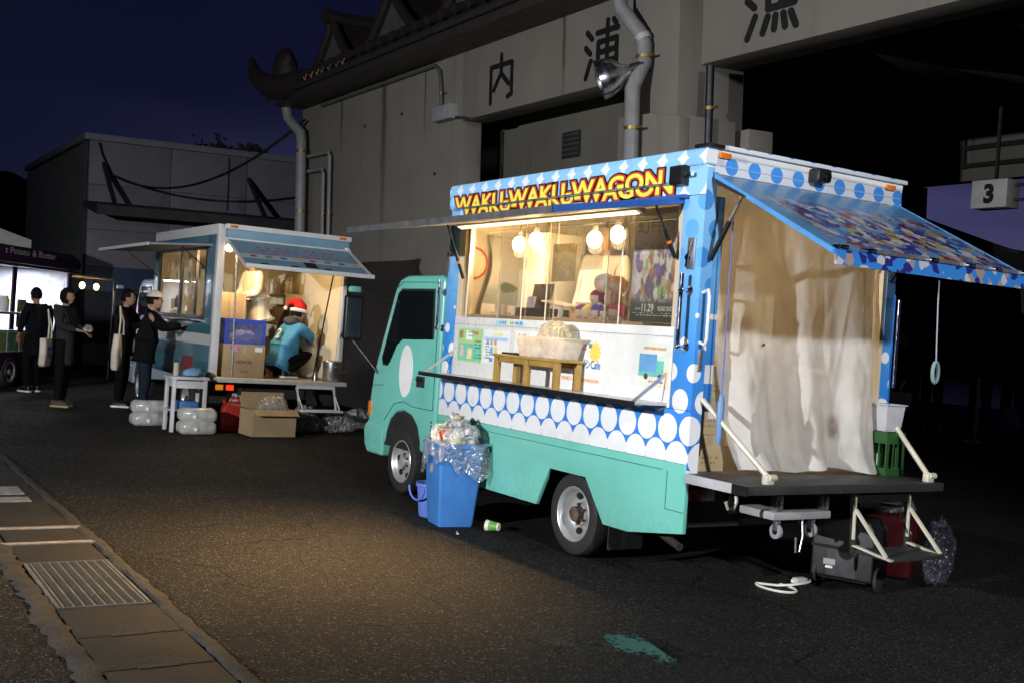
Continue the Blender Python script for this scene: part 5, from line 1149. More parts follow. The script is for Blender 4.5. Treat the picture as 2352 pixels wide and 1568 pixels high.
hbg = bagmesh(.08, .12, .24, 31, crump=.3, flat=.8).build('plastic_bag', film('violet_film', (.22, .21, .30), .14, .025), None, smooth=180, loc=(-.33, -1.98, .01)); tag(hbg, 'thin clear plastic bag standing beside the dark red generator', 'plastic bag')
cg = tag(bagmesh(.16, .2, .08, 33).build('plastic_sheet', FILM, None, smooth=180, loc=(.0, -1.84, .47)), 'crumpled clear plastic lying on the dark red generator', 'plastic sheet')
dy = thing('folding_trolley', 'grey platform trolley slung under the tail platform', 'trolley', (-.13, -.72, .49))
MB().box(-.14, .16, -.26, .24, 0, .05).build('deck', mat('trolley_grey', (.30, .30, .31), .5, dirt=.3), dy, bevel=.012)
for y in (.18, -.22):
    c_ = MB().box(-.13, -.07, y - .025, y + .025, .05, .15).build('caster_bracket', STEEL, dy, bevel=.004)
for y in (.16, -.14):
    f = MB().box(-.11, -.07, y - .014, y + .014, -.07, 0).build('caster_fork', STEEL, dy, bevel=.003); MB().lathe([(.02, -.012), (.045, -.012), (.048, 0), (.045, .012), (.02, .012)], (-.09, y, -.075), 'y', 20).build('caster_tyre', mat('tyre_grey', (.25, .25, .27), .6), f, smooth=40)
    MB().lathe([(0, -.013), (.021, -.013), (.021, .013), (0, .013)], (-.09, y, -.075), 'y', 14).build('caster_hub', BLKM, f)
MB().tube([(-.12, -.02, .05), (-.14, -.02, -.10), (-.14, .0, -.2), (-.14, .035, -.2), (-.13, .03, -.11)], .007, 8).build('release_lever', STEEL, dy, smooth=True)
cbl = []
for i in range(60):
    t_ = i / 59
    if t_ < .45: a = -1.2 - t_ / .45 * 4.6; cbl.append((.0 + .15 * math.cos(a), -.82 + .10 * math.sin(a), .008))
    else:
        s_ = (t_ - .45) / .55; a = cbl[26]; cbl.append((.03 - .13 * math.sin(s_ * 3.1) + .12 * s_, -.86 - .36 * s_ + .03 * math.sin(s_ * 6), .008 + .02 * max(0, math.sin(s_ * 3.1))))
tag(MB().tube(cbl, .008, 6).build('power_cable', mat('cable_white', (.62, .60, .55), .5), None, smooth=True), 'white extension cable looped on the asphalt by the generator', 'cable')
oc = thing('plug_adaptor', 'pale plug adaptor on the white cable loop', 'plug', (.06, -1.10, .02)); MB().box(-.025, .025, -.05, .05, -.02, .02).build('body', mat('plug_grey', (.4, .38, .36), .5), oc, bevel=.008); MB().box(-.012, .012, .05, .07, -.01, .01).build('plug', PAPER, oc)
for k, (x, y, c, lab) in enumerate(((.55, -.55, (.30, .24, .14), 'tan box on the low rack under the tail'), (.55, -.78, (.42, .08, .08), 'red and white box on the low rack under the tail'))):
    tag(rbox(0, 0, .06, .2, .16, .12).build('small_box', mat('underbox_%d' % k, c, .6, var=.4, scale=12), None, bevel=.004, loc=(x, y, .352)), lab, 'box')
tag(MB().box(.4, .75, -1.2, -.4, .32, .35).build('low_rack', CHAS), 'black low rack slung beneath the tail', 'rack')
nm = tag(MB().box(-.001, .0, -.1, .1, -.06, .06).build('white_card', PAPER, None, loc=(-.2, -1.42, .60)), 'small white card clipped under the tail platform', 'card')
# ================================================================ second truck, pale blue
T2 = thing('food_truck', 'pale blue and white food truck with a lit open back', 'food truck', (9.2, .12, 0))
L2, W2, H2 = 3.1, 1.82, 2.67
PB = paint('pale_blue_paint', (.075, .165, .215)); PBL = mat('pale_blue_print', (.16, .28, .37), .4, var=.08); PTEAL = mat('teal_stripe', (.035, .135, .165), .4); PW = mat('truck_white', (.54, .54, .54), .4, var=.05, dirt=.12)
WARMW = mat('warm_wall', (.78, .68, .48), .55, var=.04)
def t2(name, m, x0, x1, y0, y1, z0, z1, bev=0, p=None): return MB().box(x0, x1, y0, y1, z0, z1).build(name, m, p or T2, bevel=bev)
make_cab(T2, 3.22, paint('cab_pale_blue', (.30, .36, .42)))
t2('side_panel', PB, .06, L2, -.03, 0, .62, 1.40, .003); t2('stripe', PW, .062, L2, .0005, .002, 1.08, 1.22); t2('stripe', PTEAL, .062, L2, .0005, .002, 1.225, 1.34); t2('stripe', PTEAL, .062, L2, .0005, .002, .66, .86)
t2('side_panel', PB, .06, .42, -.03, 0, 1.402, 2.52, .003); t2('side_panel', PB, 2.87, L2, -.03, 0, 1.402, 2.52, .003); t2('side_header', PB, .42, 2.87, -.03, 0, 2.40, 2.52, .003)
t2('roof_rail', PW, -.02, L2 + .01, -.06, .012, 2.522, 2.66, .012); t2('corner_post', PW, -.045, .058, -.09, .008, .62, 2.62, .012); t2('corner_post', PW, -.045, .058, -W2, -W2 + .06, .69, 2.52, .012)
t2('roof', PW, 0, L2, -W2, -.061, 2.60, 2.655); t2('rear_header', PBL, -.02, .05, -W2, -.0905, 2.49, 2.60, .003); t2('rear_rail', PW, -.045, .06, -W2 - .02, -.0905, 2.601, 2.67, .01); t2('rear_rail', PW, -.05, -.0205, -W2 - .02, -.0905, 2.45, 2.489, .006)
for y in (-.18, -W2 + .12): MB().box(-.058, -.0455, y - .05, y + .05, 2.62, 2.655).build('marker_lamp', AMBER, T2, bevel=.004)
t2('floor', mat('wood_floor', (.20, .13, .07), .6, var=.2), -.001, L2, -W2 + .001, -.031, .64, .69); t2('wall', WARMW, .06, L2 - .05, -W2 + .001, -W2 + .03, .69, 2.599); t2('bulkhead', WARMW, L2 - .049, L2 - .001, -W2 + .031, -.031, .69, 2.599); t2('ceiling', WARMW, .06, L2 - .05, -W2 + .031, -.065, 2.55, 2.598)
t2('inner_wall', PLY, .45, 2.85, -.06, -.032, .69, 1.40)
t2('platform', mat('deck_white', (.45, .45, .43), .5, dirt=.3), -.30, -.002, -W2 + .02, -.03, .635, .688, .004)
for y in (-.45, -1.3): t2('chassis_rail', CHAS, .05, 4.2, y - .04, y + .04, .45, .60)
t2('rear_apron', CHAS, .08, .1, -W2 + .05, -.05, .34, .62)
wheel(T2, 1.15, -.05, .29, 1, deep=True); wheel(T2, 1.15, -W2 + .05, .29, -1, deep=True); wheel(T2, 3.84, -.07, .29, 1); wheel(T2, 3.84, -1.68, .29, -1)
lm = t2('tail_lamp_cluster', BLKM, .02, .079, -.36, -.05, .50, .60); MB().box(.012, .0195, -.34, -.24, .515, .585).build('red_lamp', mat('lit_red', (.6, .02, .01), .3, emit=(1, .04, .01), estr=1.2), lm); MB().box(.012, .0195, -.20, -.10, .515, .585).build('amber_lamp', mat('lit_amber', (.6, .2, .02), .3, emit=(1, .35, .03), estr=.5), lm)
npt = t2('number_plate', mat('plate_pale', (.42, .42, .40), .5), .06, .0795, -.62, -.27, .36, .47); marks('plate_marks', BLKM, npt, REAR, (.0585, -.44, .39), 1, .045, .055, .05, 4, 6)
# window frame, sliding panes with stickers
for a, b, c, d in ((.42, .47, 1.402, 2.40), (2.82, 2.87, 1.402, 2.40), (1.62, 1.67, 1.46, 2.34)): t2('window_frame', BLKM, a, b, -.04, .004, c, d)
t2('window_frame', BLKM, .47, 2.82, -.04, .004, 2.3405, 2.40); t2('window_frame', BLKM, .47, 2.82, -.04, .004, 1.402, 1.4595)
pn = t2('window_pane', ACR, .90, 1.62, -.03, -.026, 1.46, 2.34); t2('window_frame', BLKM, .88, .90, -.035, .003, 1.46, 2.34)
r9 = random.Random(12)
for i in range(17):
    x = r9.uniform(.95, 2.3); z = r9.choice((1.52, 1.70, 1.9, 2.08)) + r9.uniform(0, .04); c = r9.choice([(.55, .42, .30), (.40, .12, .08), (.12, .14, .2), (.62, .60, .55), (.50, .40, .14), (.30, .22, .16)])
    if 1.60 < x + .12 and x < 1.69: continue
    t2('window_sticker', mat('sticker_%.2f_%.2f' % (c[0], c[2]), c, .5, var=.35, scale=22), x, x + r9.uniform(.07, .12), -.0255 + .0006 * i, -.025 + .0006 * i, z, z + r9.uniform(.1, .17), p=pn)
pn2 = t2('window_pane', ACR, 1.67, 2.82, -.036, -.032, 1.46, 2.34)
t2('serving_shelf', ALU, .50, 2.8, .005, .14, 1.385, 1.40)
aw2 = MB().hexa([(.20, .005, 2.375), (3.1, .005, 2.375), (.20, .82, 2.315), (3.1, .82, 2.315), (.20, .005, 2.40), (3.1, .005, 2.40), (.20, .82, 2.34), (3.1, .82, 2.34)]).build('awning', mat('awning_underside', (.20, .20, .21), .5), T2)
MB().box(.19, 3.11, .821, .836, 2.305, 2.345).build('awning_edge', PW, aw2)
MB().bar((2.8, .02, 2.0), (2.8, .5, 2.34), .015, .015).build('gas_strut', BLKM, T2); MB().bar((.45, .02, 2.1), (.45, .35, 2.35), .015, .015).build('gas_strut', BLKM, T2)
marks('side_print', INKB, T2, SIDE, (1.7, .0008, 2.44), 1, .08, .05, .06, 3, 12)
em = t2('round_emblem', mat('emblem_maroon', (.20, .03, .03), .5, var=.7, scale=25), .75, 1.30, .0022, .0035, .70, .90)
# rear flap
f2 = lambda x: 2.49 + x * .43
def slab2(name, m, xa, xb, ya, yb, t0, t1_, p=None): return MB().hexa([(xb, ya, f2(xb) + t0), (xa, ya, f2(xa) + t0), (xb, yb, f2(xb) + t0), (xa, yb, f2(xa) + t0), (xb, ya, f2(xb) + t1_), (xa, ya, f2(xa) + t1_), (xb, yb, f2(xb) + t1_), (xa, yb, f2(xa) + t1_)]).build(name, m, p or T2)
fp2 = slab2('rear_flap', mat('flap_lining', (.60, .55, .45), .5), -.05, -.84, -W2, -.1, -.03, -.004)
slab2('flap_print', PBL, -.05, -.84, -W2 + .03, -.13, -.0038, .0, fp2); slab2('flap_frame', PW, -.05, -.84, -.128, -.095, -.0305, .006, fp2); slab2('flap_frame', PW, -.05, -.84, -W2 - .01, -W2 + .028, -.0305, .006, fp2)
MB().box(-.90, -.842, -W2 - .01, -.095, 2.09, 2.145).build('flap_frame', PW, fp2, bevel=.008)
FR = Matrix(((0, .918, .0), (-1, 0, 0), (0, .396, 1)))
def fprint(name, m, x, y, w, h): slab2(name, m, x, x - h, y - w / 2, y + w / 2, .0005, .0025, fp2)
r4 = random.Random(4)
for x, cc_, n_, hh in ((-.22, INKR, 9, .035), (-.32, mat('ink_violet', (.22, .10, .32), .5), 12, .03), (-.40, INKR, 8, .02)):
    for i in range(n_): fprint('flap_lettering', cc_, x + r4.uniform(-.012, .012), -.45 - i * 1.15 / n_ - r4.uniform(0, .03), r4.uniform(.04, .085), hh)
slab2('flap_band', mat('band_grey', (.45, .48, .52), .5), -.48, -.60, -W2 + .032, -.131, .0002, .0018, fp2)
for i in range(8): fprint('flap_badge', [INKR, mat('ink_green', (.08, .22, .18), .6), INKB, INKO][i % 4], -.51, -.3 - i * .2, .09, .06)
fprint('flap_handle', BLKM, -.60, -1.02, .16, .16)
for y in (-.35, -.75, -1.2): MB().box(-.86, -.80, y - .04, y + .04, 2.148, 2.165).build('flap_catch', BLKM, fp2)
MB().cyl((.02, -.27, 2.30), (.0, -.30, .69), .012, n=8).build('prop_pole', STEEL, T2, smooth=True); MB().cyl((-.78, -1.30, 2.12), (-.05, -1.40, .69), .010, n=8).build('prop_pole', BLKM, T2, smooth=True)
for y in (-1.1, -1.62):
    MB().bar((-.28, y, .635), (-.36, y - .02, .30), .03, .018, up=(0, 1, 0)).build('step_leg', PW, T2); MB().bar((-.24, y, .60), (-.50, y - .01, .335), .015, .012, up=(0, 1, 0)).build('step_brace', PW, T2)
t2('step_tread', PW, -.56, -.30, -1.66, -1.08, .30, .325, .004); t2('step_rail', PW, -.31, -.28, -1.62, -1.1, .59, .634)
b2 = thing('ceiling_lamp', 'bright round lamp at the open back of the pale blue truck', 'lamp', (9.32, -.07, 2.36))
MB().ball((0, 0, 0), (.055, .055, .045), 14, 9).build('globe', glow('warm_globe', (1, .78, .46), 26), b2, smooth=True); MB().cyl((0, 0, .04), (0, 0, .19), .035, n=12).build('holder', PW, b2, smooth=True)
light('globe_light', 'POINT', (9.32, -.09, 2.28), 80, (1, .72, .40), size=.06, parent=b2); 
b3 = thing('ceiling_tube', 'warm strip lamp along the kitchen ceiling of the pale blue truck', 'lamp', (10.9, -.8, 2.645)); MB().box(-.5, .5, -.03, .03, -.02, 0).build('tube', glow('warm_tube2', (1, .74, .42), 9), b3)
light('tube_light', 'AREA', (10.9, -.8, 2.61), 80, (1, .72, .38), (10.9, -.8, 0), 1.0, sizey=.1, parent=b3)
# cargo in the open back
hc = carton((9.37, -.33, .69), .34, .56, .43, 'brown carton with printed maker name at the tail of the pale blue truck', 0, CARD)
lettering('HONOR', 'carton_name', INK, hc, (-.1715, .0, .20), REAR, width=.22, height=.05, offset=.02); marks('small_print', INK, hc, REAR, (-.1715, .0, .06), 1, .03, .03, .03, 2, 4); MB().box(-.1725, -.1705, -.24, -.14, .34, .40).build('label', PAPER, hc); MB().box(-.1725, -.1705, .06, .20, .33, .41).build('label', mat('label_mix', (.35, .2, .25), .5, var=.6, scale=25), hc)
c2_ = carton((9.75, -.20, .69), .36, .46, 1.10, 'tall brown carton behind the blue net basket', 0, CARD)
nb_ = thing('net_basket', 'blue framed net basket on the printed carton', 'basket', (9.37, -.33, 1.122))
NB = mat('basket_blue', (.03, .07, .45), .5)
for sx in (-.15, .15):
    for sy in (-.26, .26): MB().box(sx - .015, sx + .015, sy - .015, sy + .015, 0, .32).build('frame_post', NB, nb_)
for z in (0.0, .28):
    for sy in (-.26, .26): MB().box(-.134, .134, sy - .014, sy + .014, z, z + (.02 if z == 0 else .045)).build('frame_rail', NB, nb_)
    for sx in (-.15, .15): MB().box(sx - .014, sx + .014, -.244, .244, z, z + (.02 if z == 0 else .045)).build('frame_rail', NB, nb_)
NETM = clear('blue_net', (.75, .78, .95), .03, .3, .5, (.22, .26, .55))
for sx in (-.15, .15): MB().box(sx - .001, sx + .001, -.243, .243, .021, .279).build('net', NETM, nb_)
for sy in (-.26, .26): MB().box(-.133, .133, sy - .001, sy + .001, .021, .279).build('net', NETM, nb_)
tag(bagmesh(.1, .18, .12, 41).build('white_cloth', mat('cloth_white', (.6, .6, .6), .8), None, smooth=180, loc=(9.37, -.36, 1.125)), 'white cloth lying in the blue net basket', 'cloth')
pot = thing('stock_pot', 'steel stock pot at the edge of the pale blue truck deck', 'pot', (9.12, -1.55, .689)); MB().lathe([(.125, 0), (.13, .01), (.13, .25), (.145, .252), (.145, .262), (.125, .26), (.122, .02), (0, .015)], n=26).build('body', STEEL, pot, smooth=40)
MB().lathe([(.135, .263), (.13, .275), (.05, .29), (0, .292)], n=26).build('lid', STEEL, pot, smooth=True)
for s in (-1, 1): MB().tube([(s * .13, -.03, .2), (s * .165, -.03, .2), (s * .165, .03, .2), (s * .13, .03, .2)], .006, 6).build('handle', STEEL, pot, smooth=True)
tag(MB().lathe([(.03, 0), (.032, .12), (.028, .125), (0, .125)], n=14).build('steel_flask', STEEL, None, smooth=40, loc=(9.1, -1.30, .689)), 'slim steel flask next to the stock pot', 'flask')
dr = thing('white_drum', 'white plastic drum inside the pale blue truck', 'drum', (9.95, -1.45, .69)); MB().lathe([(.16, 0), (.18, .02), (.185, .56), (.2, .565), (.2, .60), (.17, .6), (.165, .03), (0, .02)], n=26).build('body', mat('drum_white', (.60, .60, .60), .45), dr, smooth=40)
tag(bagmesh(.17, .2, .42, 51).build('black_sack', mat('sack_black', (.03, .022, .018), .5), None, smooth=180, loc=(10.45, -1.43, 1.10)), 'dark brown sack standing behind the white drum', 'sack')
carton((10.45, -1.43, .69), .4, .46, .41, 'carton under the dark brown sack', 0, CARD2)
shf = thing('wall_shelf', 'cream shelf with bottles on the kitchen wall', 'shelf', (11.2, -1.55, 1.42)); MB().box(-.6, .6, -.11, .2, 0, .02).build('board', WARMW, shf); MB().box(-.6, .6, -.11, .2, .42, .44).build('board', WARMW, shf)
for s in (-.58, .58): MB().box(s - .01, s + .01, -.11, .18, -.73, .419).build('upright', WARMW, shf)
o = carton((10.95, -1.52, 1.442), .42, .28, .22, 'pale carton on the lower kitchen shelf', 0, CARD2); o = carton((11.5, -1.52, 1.442), .34, .28, .26, 'pale carton at the end of the lower kitchen shelf', 0, CARD2)
r6 = random.Random(6)
for i in range(13):
    c = r6.choice([(.62, .5, .28), (.7, .62, .5), (.5, .2, .1), (.66, .58, .36), (.30, .25, .2)]); h = r6.uniform(.15, .26)
    o = MB().lathe([(.028, 0), (.03, .01), (.03, h * .65), (.012, h * .8), (.012, h), (0, h)], n=10).build('bottle', mat('bottle_%.2f' % c[0], c, .3), None, smooth=40, loc=(10.68 + i * .082, -1.46 + .02 * (i % 2), 1.861))
    tag(o, 'small bottle, %s along on the upper kitchen shelf' % ('first', 'second', 'third', 'fourth', 'fifth', 'sixth', 'seventh', 'eighth', 'ninth', 'tenth', 'eleventh', 'twelfth', 'last')[i], 'bottle', 'bottles on the kitchen shelf')
for i in range(4): tag(MB().lathe([(.04, 0), (.045, .01), (.045, .14), (.02, .17), (.02, .2), (0, .2)], n=12).build('sauce_bottle', mat('sauce_orange', (.55, .12, .02), .3), None, smooth=40, loc=(9.78 + i * .10, -.02, 1.40)), 'orange sauce bottle, %s along the serving window of the pale blue truck' % ('first', 'second', 'third', 'fourth')[i], 'bottle', 'orange sauce bottles')
tag(MB().box(9.65, 10.9, -.16, .055, 1.36, 1.399).build('inside_worktop', PLY), 'narrow plywood worktop inside the pale blue truck window', 'worktop')

# ================================================================ on the ground by the pale blue truck
wt_ = thing('white_table', 'small white folding table behind the pale blue truck', 'table', (8.98, .48, 0))
MB().box(-.18, .2, -.25, .22, .655, .69).build('top', mat('table_white', (.52, .52, .53), .5, dirt=.2), wt_, bevel=.006)
for sx in (-.15, .17):
    for sy in (-.21, .18): MB().box(sx - .022, sx + .022, sy - .022, sy + .022, 0, .654).build('leg', MATS['table_white'], wt_, bevel=.003)
for sx in (-.15, .17): MB().box(sx - .015, sx + .015, -.187, .157, .55, .64).build('apron', MATS['table_white'], wt_)
MB().box(-.127, .147, -.24, .21, .26, .28).build('lower_shelf', MATS['table_white'], wt_)
tag(MB().box(-.1, .1, -.14, .1, 0, .10).build('blue_tray', mat('tray_blue', (.03, .12, .34), .5), None, bevel=.012, loc=(8.98, .47, .281)), 'blue tray on the lower shelf of the white table', 'tray')
tag(MB().lathe([(.035, 0), (.035, .16), (.03, .165), (0, .165)], n=14).build('paper_roll', mat('roll_tan', (.45, .36, .25), .8), None, smooth=40, loc=(9.0, .60, .691)), 'upright tan paper roll on the white table', 'paper roll')
tag(bagmesh(.1, .13, .07, 61).build('damp_cloth', mat('cloth_blue', (.15, .3, .5), .8), None, smooth=180, loc=(8.95, .40, .691)), 'crumpled blue cloth on the white table', 'cloth')
JUG = clear('jug_plastic', (.9, .9, .9), .12, .15, .85, (.82, .82, .79))
def jug(x, y, z, lab, rz):
    o = thing('water_bag', lab, 'water bag', (x, y, z), (0, 0, rz), 'white water bags on the asphalt')
    mb = MB(); rgs = []
    for k, (s, zz) in enumerate(((.78, 0), (.97, .03), (1, .08), (.97, .13), (.80, .165))): rgs.append([(p[0] * s, p[1] * s, zz + .006 * math.sin(p[0] * 30)) for p in rrect(.14, .23, .07, 0)])
    loft(rgs, mb).build('bag', JUG, o, smooth=180); MB().cyl((-.142, .06, .07), (-.165, .06, .07), .022, n=12).build('spout', PAPER, o, smooth=True)
jug(8.66, .40, 0, 'lower water bag of the stack in front of the white table', .05); jug(8.66, .40, .155, 'upper water bag of the stack in front of the white table', -.08)
jug(9.62, .74, 0, 'lower water bag of the stack at the customers feet', .1); jug(9.62, .74, .155, 'upper water bag of the stack at the customers feet', -.05)
jc = thing('jerrycan', 'red plastic jerrycan behind the truck', 'jerrycan', (9.05, -.16, 0)); MB().prism([(-.13, .02), (-.11, 0), (.11, 0), (.13, .02), (.13, .30), (.06, .38), (-.10, .38), (-.13, .35)], 'x', -.08, .08).build('body', mat('can_red', (.36, .025, .015), .45), jc, bevel=.02, seg=3); MB().cyl((0, .09, .35), (0, .11, .41), .025, n=12).build('cap', mat('can_cap', (.25, .02, .015), .5), jc, smooth=True); MB().tube([(0, .03, .375), (0, .02, .43), (0, -.08, .43), (0, -.10, .37)], .014, 8).build('handle', MATS['can_red'], jc, smooth=True)
oc = thing('open_carton', 'open cardboard box with crumpled plastic on top', 'cardboard box', (8.62, -.50, 0), (0, 0, R(3)))
sx, sy, sz = .22, .29, .33
for s in (-1, 1):
    MB().box(s * sx - .004, s * sx + .004, -sy, sy, 0, sz).build('wall', CARD, oc); MB().box(-sx + .004, sx - .004, s * sy - .004, s * sy + .004, 0, sz).build('wall', CARD, oc)
MB().box(-sx, sx, -sy, sy, .0, .006).build('base', CARD, oc)
MB().hexa([(-sx - .10, -sy, sz - .06), (-sx, -sy, sz - .001), (-sx - .10, sy, sz - .06), (-sx, sy, sz - .001), (-sx - .10, -sy, sz - .054), (-sx, -sy, sz + .006), (-sx - .10, sy, sz - .054), (-sx, sy, sz + .006)]).build('flap', CARD, oc); MB().hexa([(-sx, sy, sz), (sx, sy, sz), (-sx, sy + .13, sz + .04), (sx, sy + .13, sz + .04), (-sx, sy, sz + .006), (sx, sy, sz + .006), (-sx, sy + .13, sz + .046), (sx, sy + .13, sz + .046)]).build('flap', CARD, oc); MB().box(sx - .003, sx + .003, -sy, sy, sz + .001, sz + .20).build('flap', CARD, oc)
MB().hexa([(-sx, -sy - .12, sz - .08), (sx, -sy - .12, sz - .08), (-sx, -sy, sz), (sx, -sy, sz), (-sx, -sy - .12, sz - .074), (sx, -sy - .12, sz - .074), (-sx, -sy, sz + .006), (sx, -sy, sz + .006)]).build('flap', CARD, oc)
tag(bagmesh(.18, .2, .16, 71).build('plastic_wrap', FILM, None, smooth=180, loc=(8.62, -.56, .26)), 'crumpled clear wrap in the open cardboard box', 'plastic wrap')
for k, (x, y, rx, ry, rz, m, lab) in enumerate(((8.92, -1.12, .17, .2, .24, FILMW, 'white rubbish bag slumped next to the open cardboard box'), (8.98, -1.62, .17, .24, .20, FILM, 'clear rubbish bag of wrappers under the folding step'), (9.4, -2.1, .15, .2, .2, FILMW, 'small white bag in the dark beyond the step'))):
    tag(bagmesh(rx, ry, rz, 80 + k, crump=.22).build('rubbish_bag', m, None, smooth=180, loc=(x, y, .005)), lab, 'rubbish bag')

# ================================================================ purple truck at the edge
PR = thing('food_van', 'dark purple food van with white lit kitchen and lettered fascia', 'food van', (15.2, 1.95, 0), (0, 0, math.atan2(-.58696757, .80961044)))
PUR = mat('purple_paint', (.035, .010, .045), .35, var=.15); PURF = mat('purple_fascia', (.028, .008, .034), .5)
# local x runs along the serving side, the side faces local -y
def pv(name, m, x0, x1, y0, y1, z0, z1, bev=0, p=None): return MB().box(x0, x1, y0, y1, z0, z1).build(name, m, p or PR, bevel=bev)
pv('body', PUR, -1.2, 2.72, .0, .03, .30, .97, .01); pv('end_wall', PUR, -1.22, -1.201, .0, 1.5, .30, 2.10); pv('end_wall', PUR, 2.69, 2.72, .031, 1.5, .30, 2.10); pv('end_lining', mat('kitchen_cool', (.72, .74, .78), .5), 2.665, 2.689, .032, 1.448, .61, 2.09); pv('back_wall', mat('kitchen_cool', (.72, .74, .78), .5), -1.2, 2.68, 1.45, 1.5, .30, 2.10); pv('floor', CHAS, -1.2, 2.68, .031, 1.449, .55, .60)
fa = MB().prism([(-1.2, 2.12), (2.62, 2.12), (2.80, 2.14), (2.84, 2.24), (2.74, 2.33), (2.58, 2.36), (2.55, 2.40), (-1.2, 2.40)], 'y', -.10, .05).build('fascia', PURF, PR, bevel=.01)
pv('roof', PUR, -1.2, 2.75, .051, 1.55, 2.10, 2.16); pv('gutter_rail', STEELD, -1.2, 2.70, -.14, -.005, 2.06, 2.10); pv('end_post', PUR, 2.55, 2.689, .0, .03, .975, 2.055)
pv('window_post', PUR, .55, .66, .0, .03, .975, 2.055)
PF = Matrix(((1, 0, 0), (0, 0, -1), (0, 1, 0)))
sign_text('t Potato & Butter', PF, (.92, -.1025, 2.315), PR, (('letter', mat('lettering_cream', (.55, .50, .46), .6), .012, 0),), 1.78, .105, 1.0, name='fascia_letter')
for i, (x, z, w, h, c) in enumerate(((.9, 1.85, .28, .14, (.75, .75, .72)), (1.3, 1.8, .3, .2, (.7, .7, .72)), (1.75, 1.75, .34, .24, (.72, .70, .66)), (2.2, 1.8, .25, .2, (.6, .6, .62)), (.9, 1.5, .25, .12, (.70, .55, .12)), (1.4, 1.45, .22, .2, (.65, .65, .45)), (2.0, 1.5, .3, .14, (.65, .45, .40)))):
    MB().box(2.655, 2.664, 1.5 - (x - .7) * .8 - w * .7, 1.5 - (x - .7) * .8 - .06, z - .1, z + h - .1).build('wall_notice', mat('pnotice_%d' % i, c, .5, var=.25, scale=18), PR)
for i, (x, z) in enumerate(((.72, 1.02), (1.05, 1.02), (1.4, 1.02), (1.75, 1.02), (.72, 1.28))): pv('menu_photo', mat('pphoto_%d' % i, [(.35, .25, .10), (.30, .12, .08), (.40, .30, .14), (.25, .10, .10), (.25, .30, .12)][i], .4, var=.5, scale=14), x, x + .3, -.006, -.0005, z, z + .22)
for i in range(3):
    f = pv('menu_frame', PW, .02 + i * .42, .40 + i * .42, -.008, -.0005, .60, .95); pv('menu_photo', mat('pmenu_%d' % i, [(.25, .30, .10), (.12, .30, .18), (.35, .20, .1)][i], .4, var=.5, scale=12), .04 + i * .42, .38 + i * .42, -.011, -.0085, .62, .93, p=f)
tag(MB().lathe([(.09, 0), (.1, .01), (.1, .20), (.085, .22), (.085, .27), (0, .27)], n=18).build('white_jar', mat('jar_white', (.62, .62, .64), .4), None, smooth=40, loc=(15.58, 1.78, 1.28)), 'white lidded jar on the purple van counter', 'jar'); pv('counter', ALU, -.2, .52, -.18, -.001, 1.24, 1.279)
nt_ = MB().tube([(2.05, -.03, 1.52), (1.90, -.03, 1.54), (1.80, -.03, 1.48), (1.78, -.03, 1.36), (1.84, -.03, 1.24)], .020, 8).build('neon_sign', glow('neon_pink', (1, .25, .8), 6), PR, smooth=True); MB().tube([(1.84, -.03, 1.22), (1.90, -.03, 1.14), (1.87, -.03, 1.05)], .02, 8).build('neon_tube', glow('neon_green', (.1, .9, .6), 4), nt_, smooth=True)
wheel(PR, .60, -.005, .26, -1); pv('wheel_well', CHAS, .25, .95, .01, .2, .28, .62)
pv('side_awning', mat('awning_tan', (.48, .36, .22), .6), 2.73, 4.4, -.1, .9, 2.02, 2.05); pv('awning_post', STEELD, 4.36, 4.38, -.1, -.08, 0, 2.019)
light('van_light', 'AREA', (15.2 + .81 * 1.3 + .587 * .8, 1.95 - .587 * 1.3 + .81 * .8, 2.07), 95, (.86, .92, 1), (16.7, 1.8, 0), 2.0, sizey=.5)
PRM = Matrix.Rotation(math.atan2(-.58696757, .80961044), 3, 'Z')
for k, x in enumerate((2.74, 3.35, 3.98)):
    w = Vector((15.2, 1.95, 1.86)) + PRM @ Vector((x, .1, 0))
    o = thing('pendant_bulb', ['hanging bulb nearest the purple van end', 'middle hanging bulb under the tan side awning', 'hanging bulb at the outer end of the tan side awning'][k], 'light bulb', w, group='bulbs under the tan awning')
    MB().ball((0, 0, 0), (.055, .055, .07), 12, 9).build('bulb', glow('awning_bulb', (1, .72, .25), 9), o, smooth=True); MB().cyl((0, 0, .06), (0, 0, .16), .018, n=8).build('cord', BLKM, o); light('awning_bulb_light', 'POINT', w - Vector((0, 0, .09)), 4, (1, .7, .35), size=.05, parent=o)
bnr = thing('lit_banner', 'plain pale banner sheet above the purple van roof', 'banner', (18.5, 1.26, 2.55))
MB().prism([(-.30, -.15), (.30, -.12), (.30, .30), (-.30, .12)], 'x', -.01, .01).build('sheet', mat('banner_pale', (.36, .36, .33), .7), bnr)
MB().box(.012, .05, -.02, .02, -2.55, .2).build('pole', STEELD, bnr)
# ================================================================ people
def skin_mesh(nodes, edges, sub=1):
    names = list(nodes); me = bpy.data.meshes.new('body'); me.from_pydata([nodes[n][0] for n in names], [(names.index(a), names.index(b)) for a, b in edges], [])
    o = bpy.data.objects.new('body', me); COL.objects.link(o)
    md = o.modifiers.new('skin', 'SKIN'); md.use_smooth_shade = True
    for i, n in enumerate(names):
        r = nodes[n][1]; me.skin_vertices[0].data[i].radius = r if isinstance(r, tuple) else (r, r)
    me.skin_vertices[0].data[0].use_root = True
    sb = o.modifiers.new('sub', 'SUBSURF'); sb.levels = sub; sb.render_levels = sub
    res = bpy.data.meshes.new_from_object(o.evaluated_get(bpy.context.evaluated_depsgraph_get())); bpy.data.objects.remove(o)
    return res
SKN = mat('skin', (.30, .18, .12), .6, var=.08, spec=.25)
def cloth(n, c, rough=.85): return mat('cloth_' + n, c, rough, var=.18, scale=5, bmp=.5, bscale=70, spec=.08)
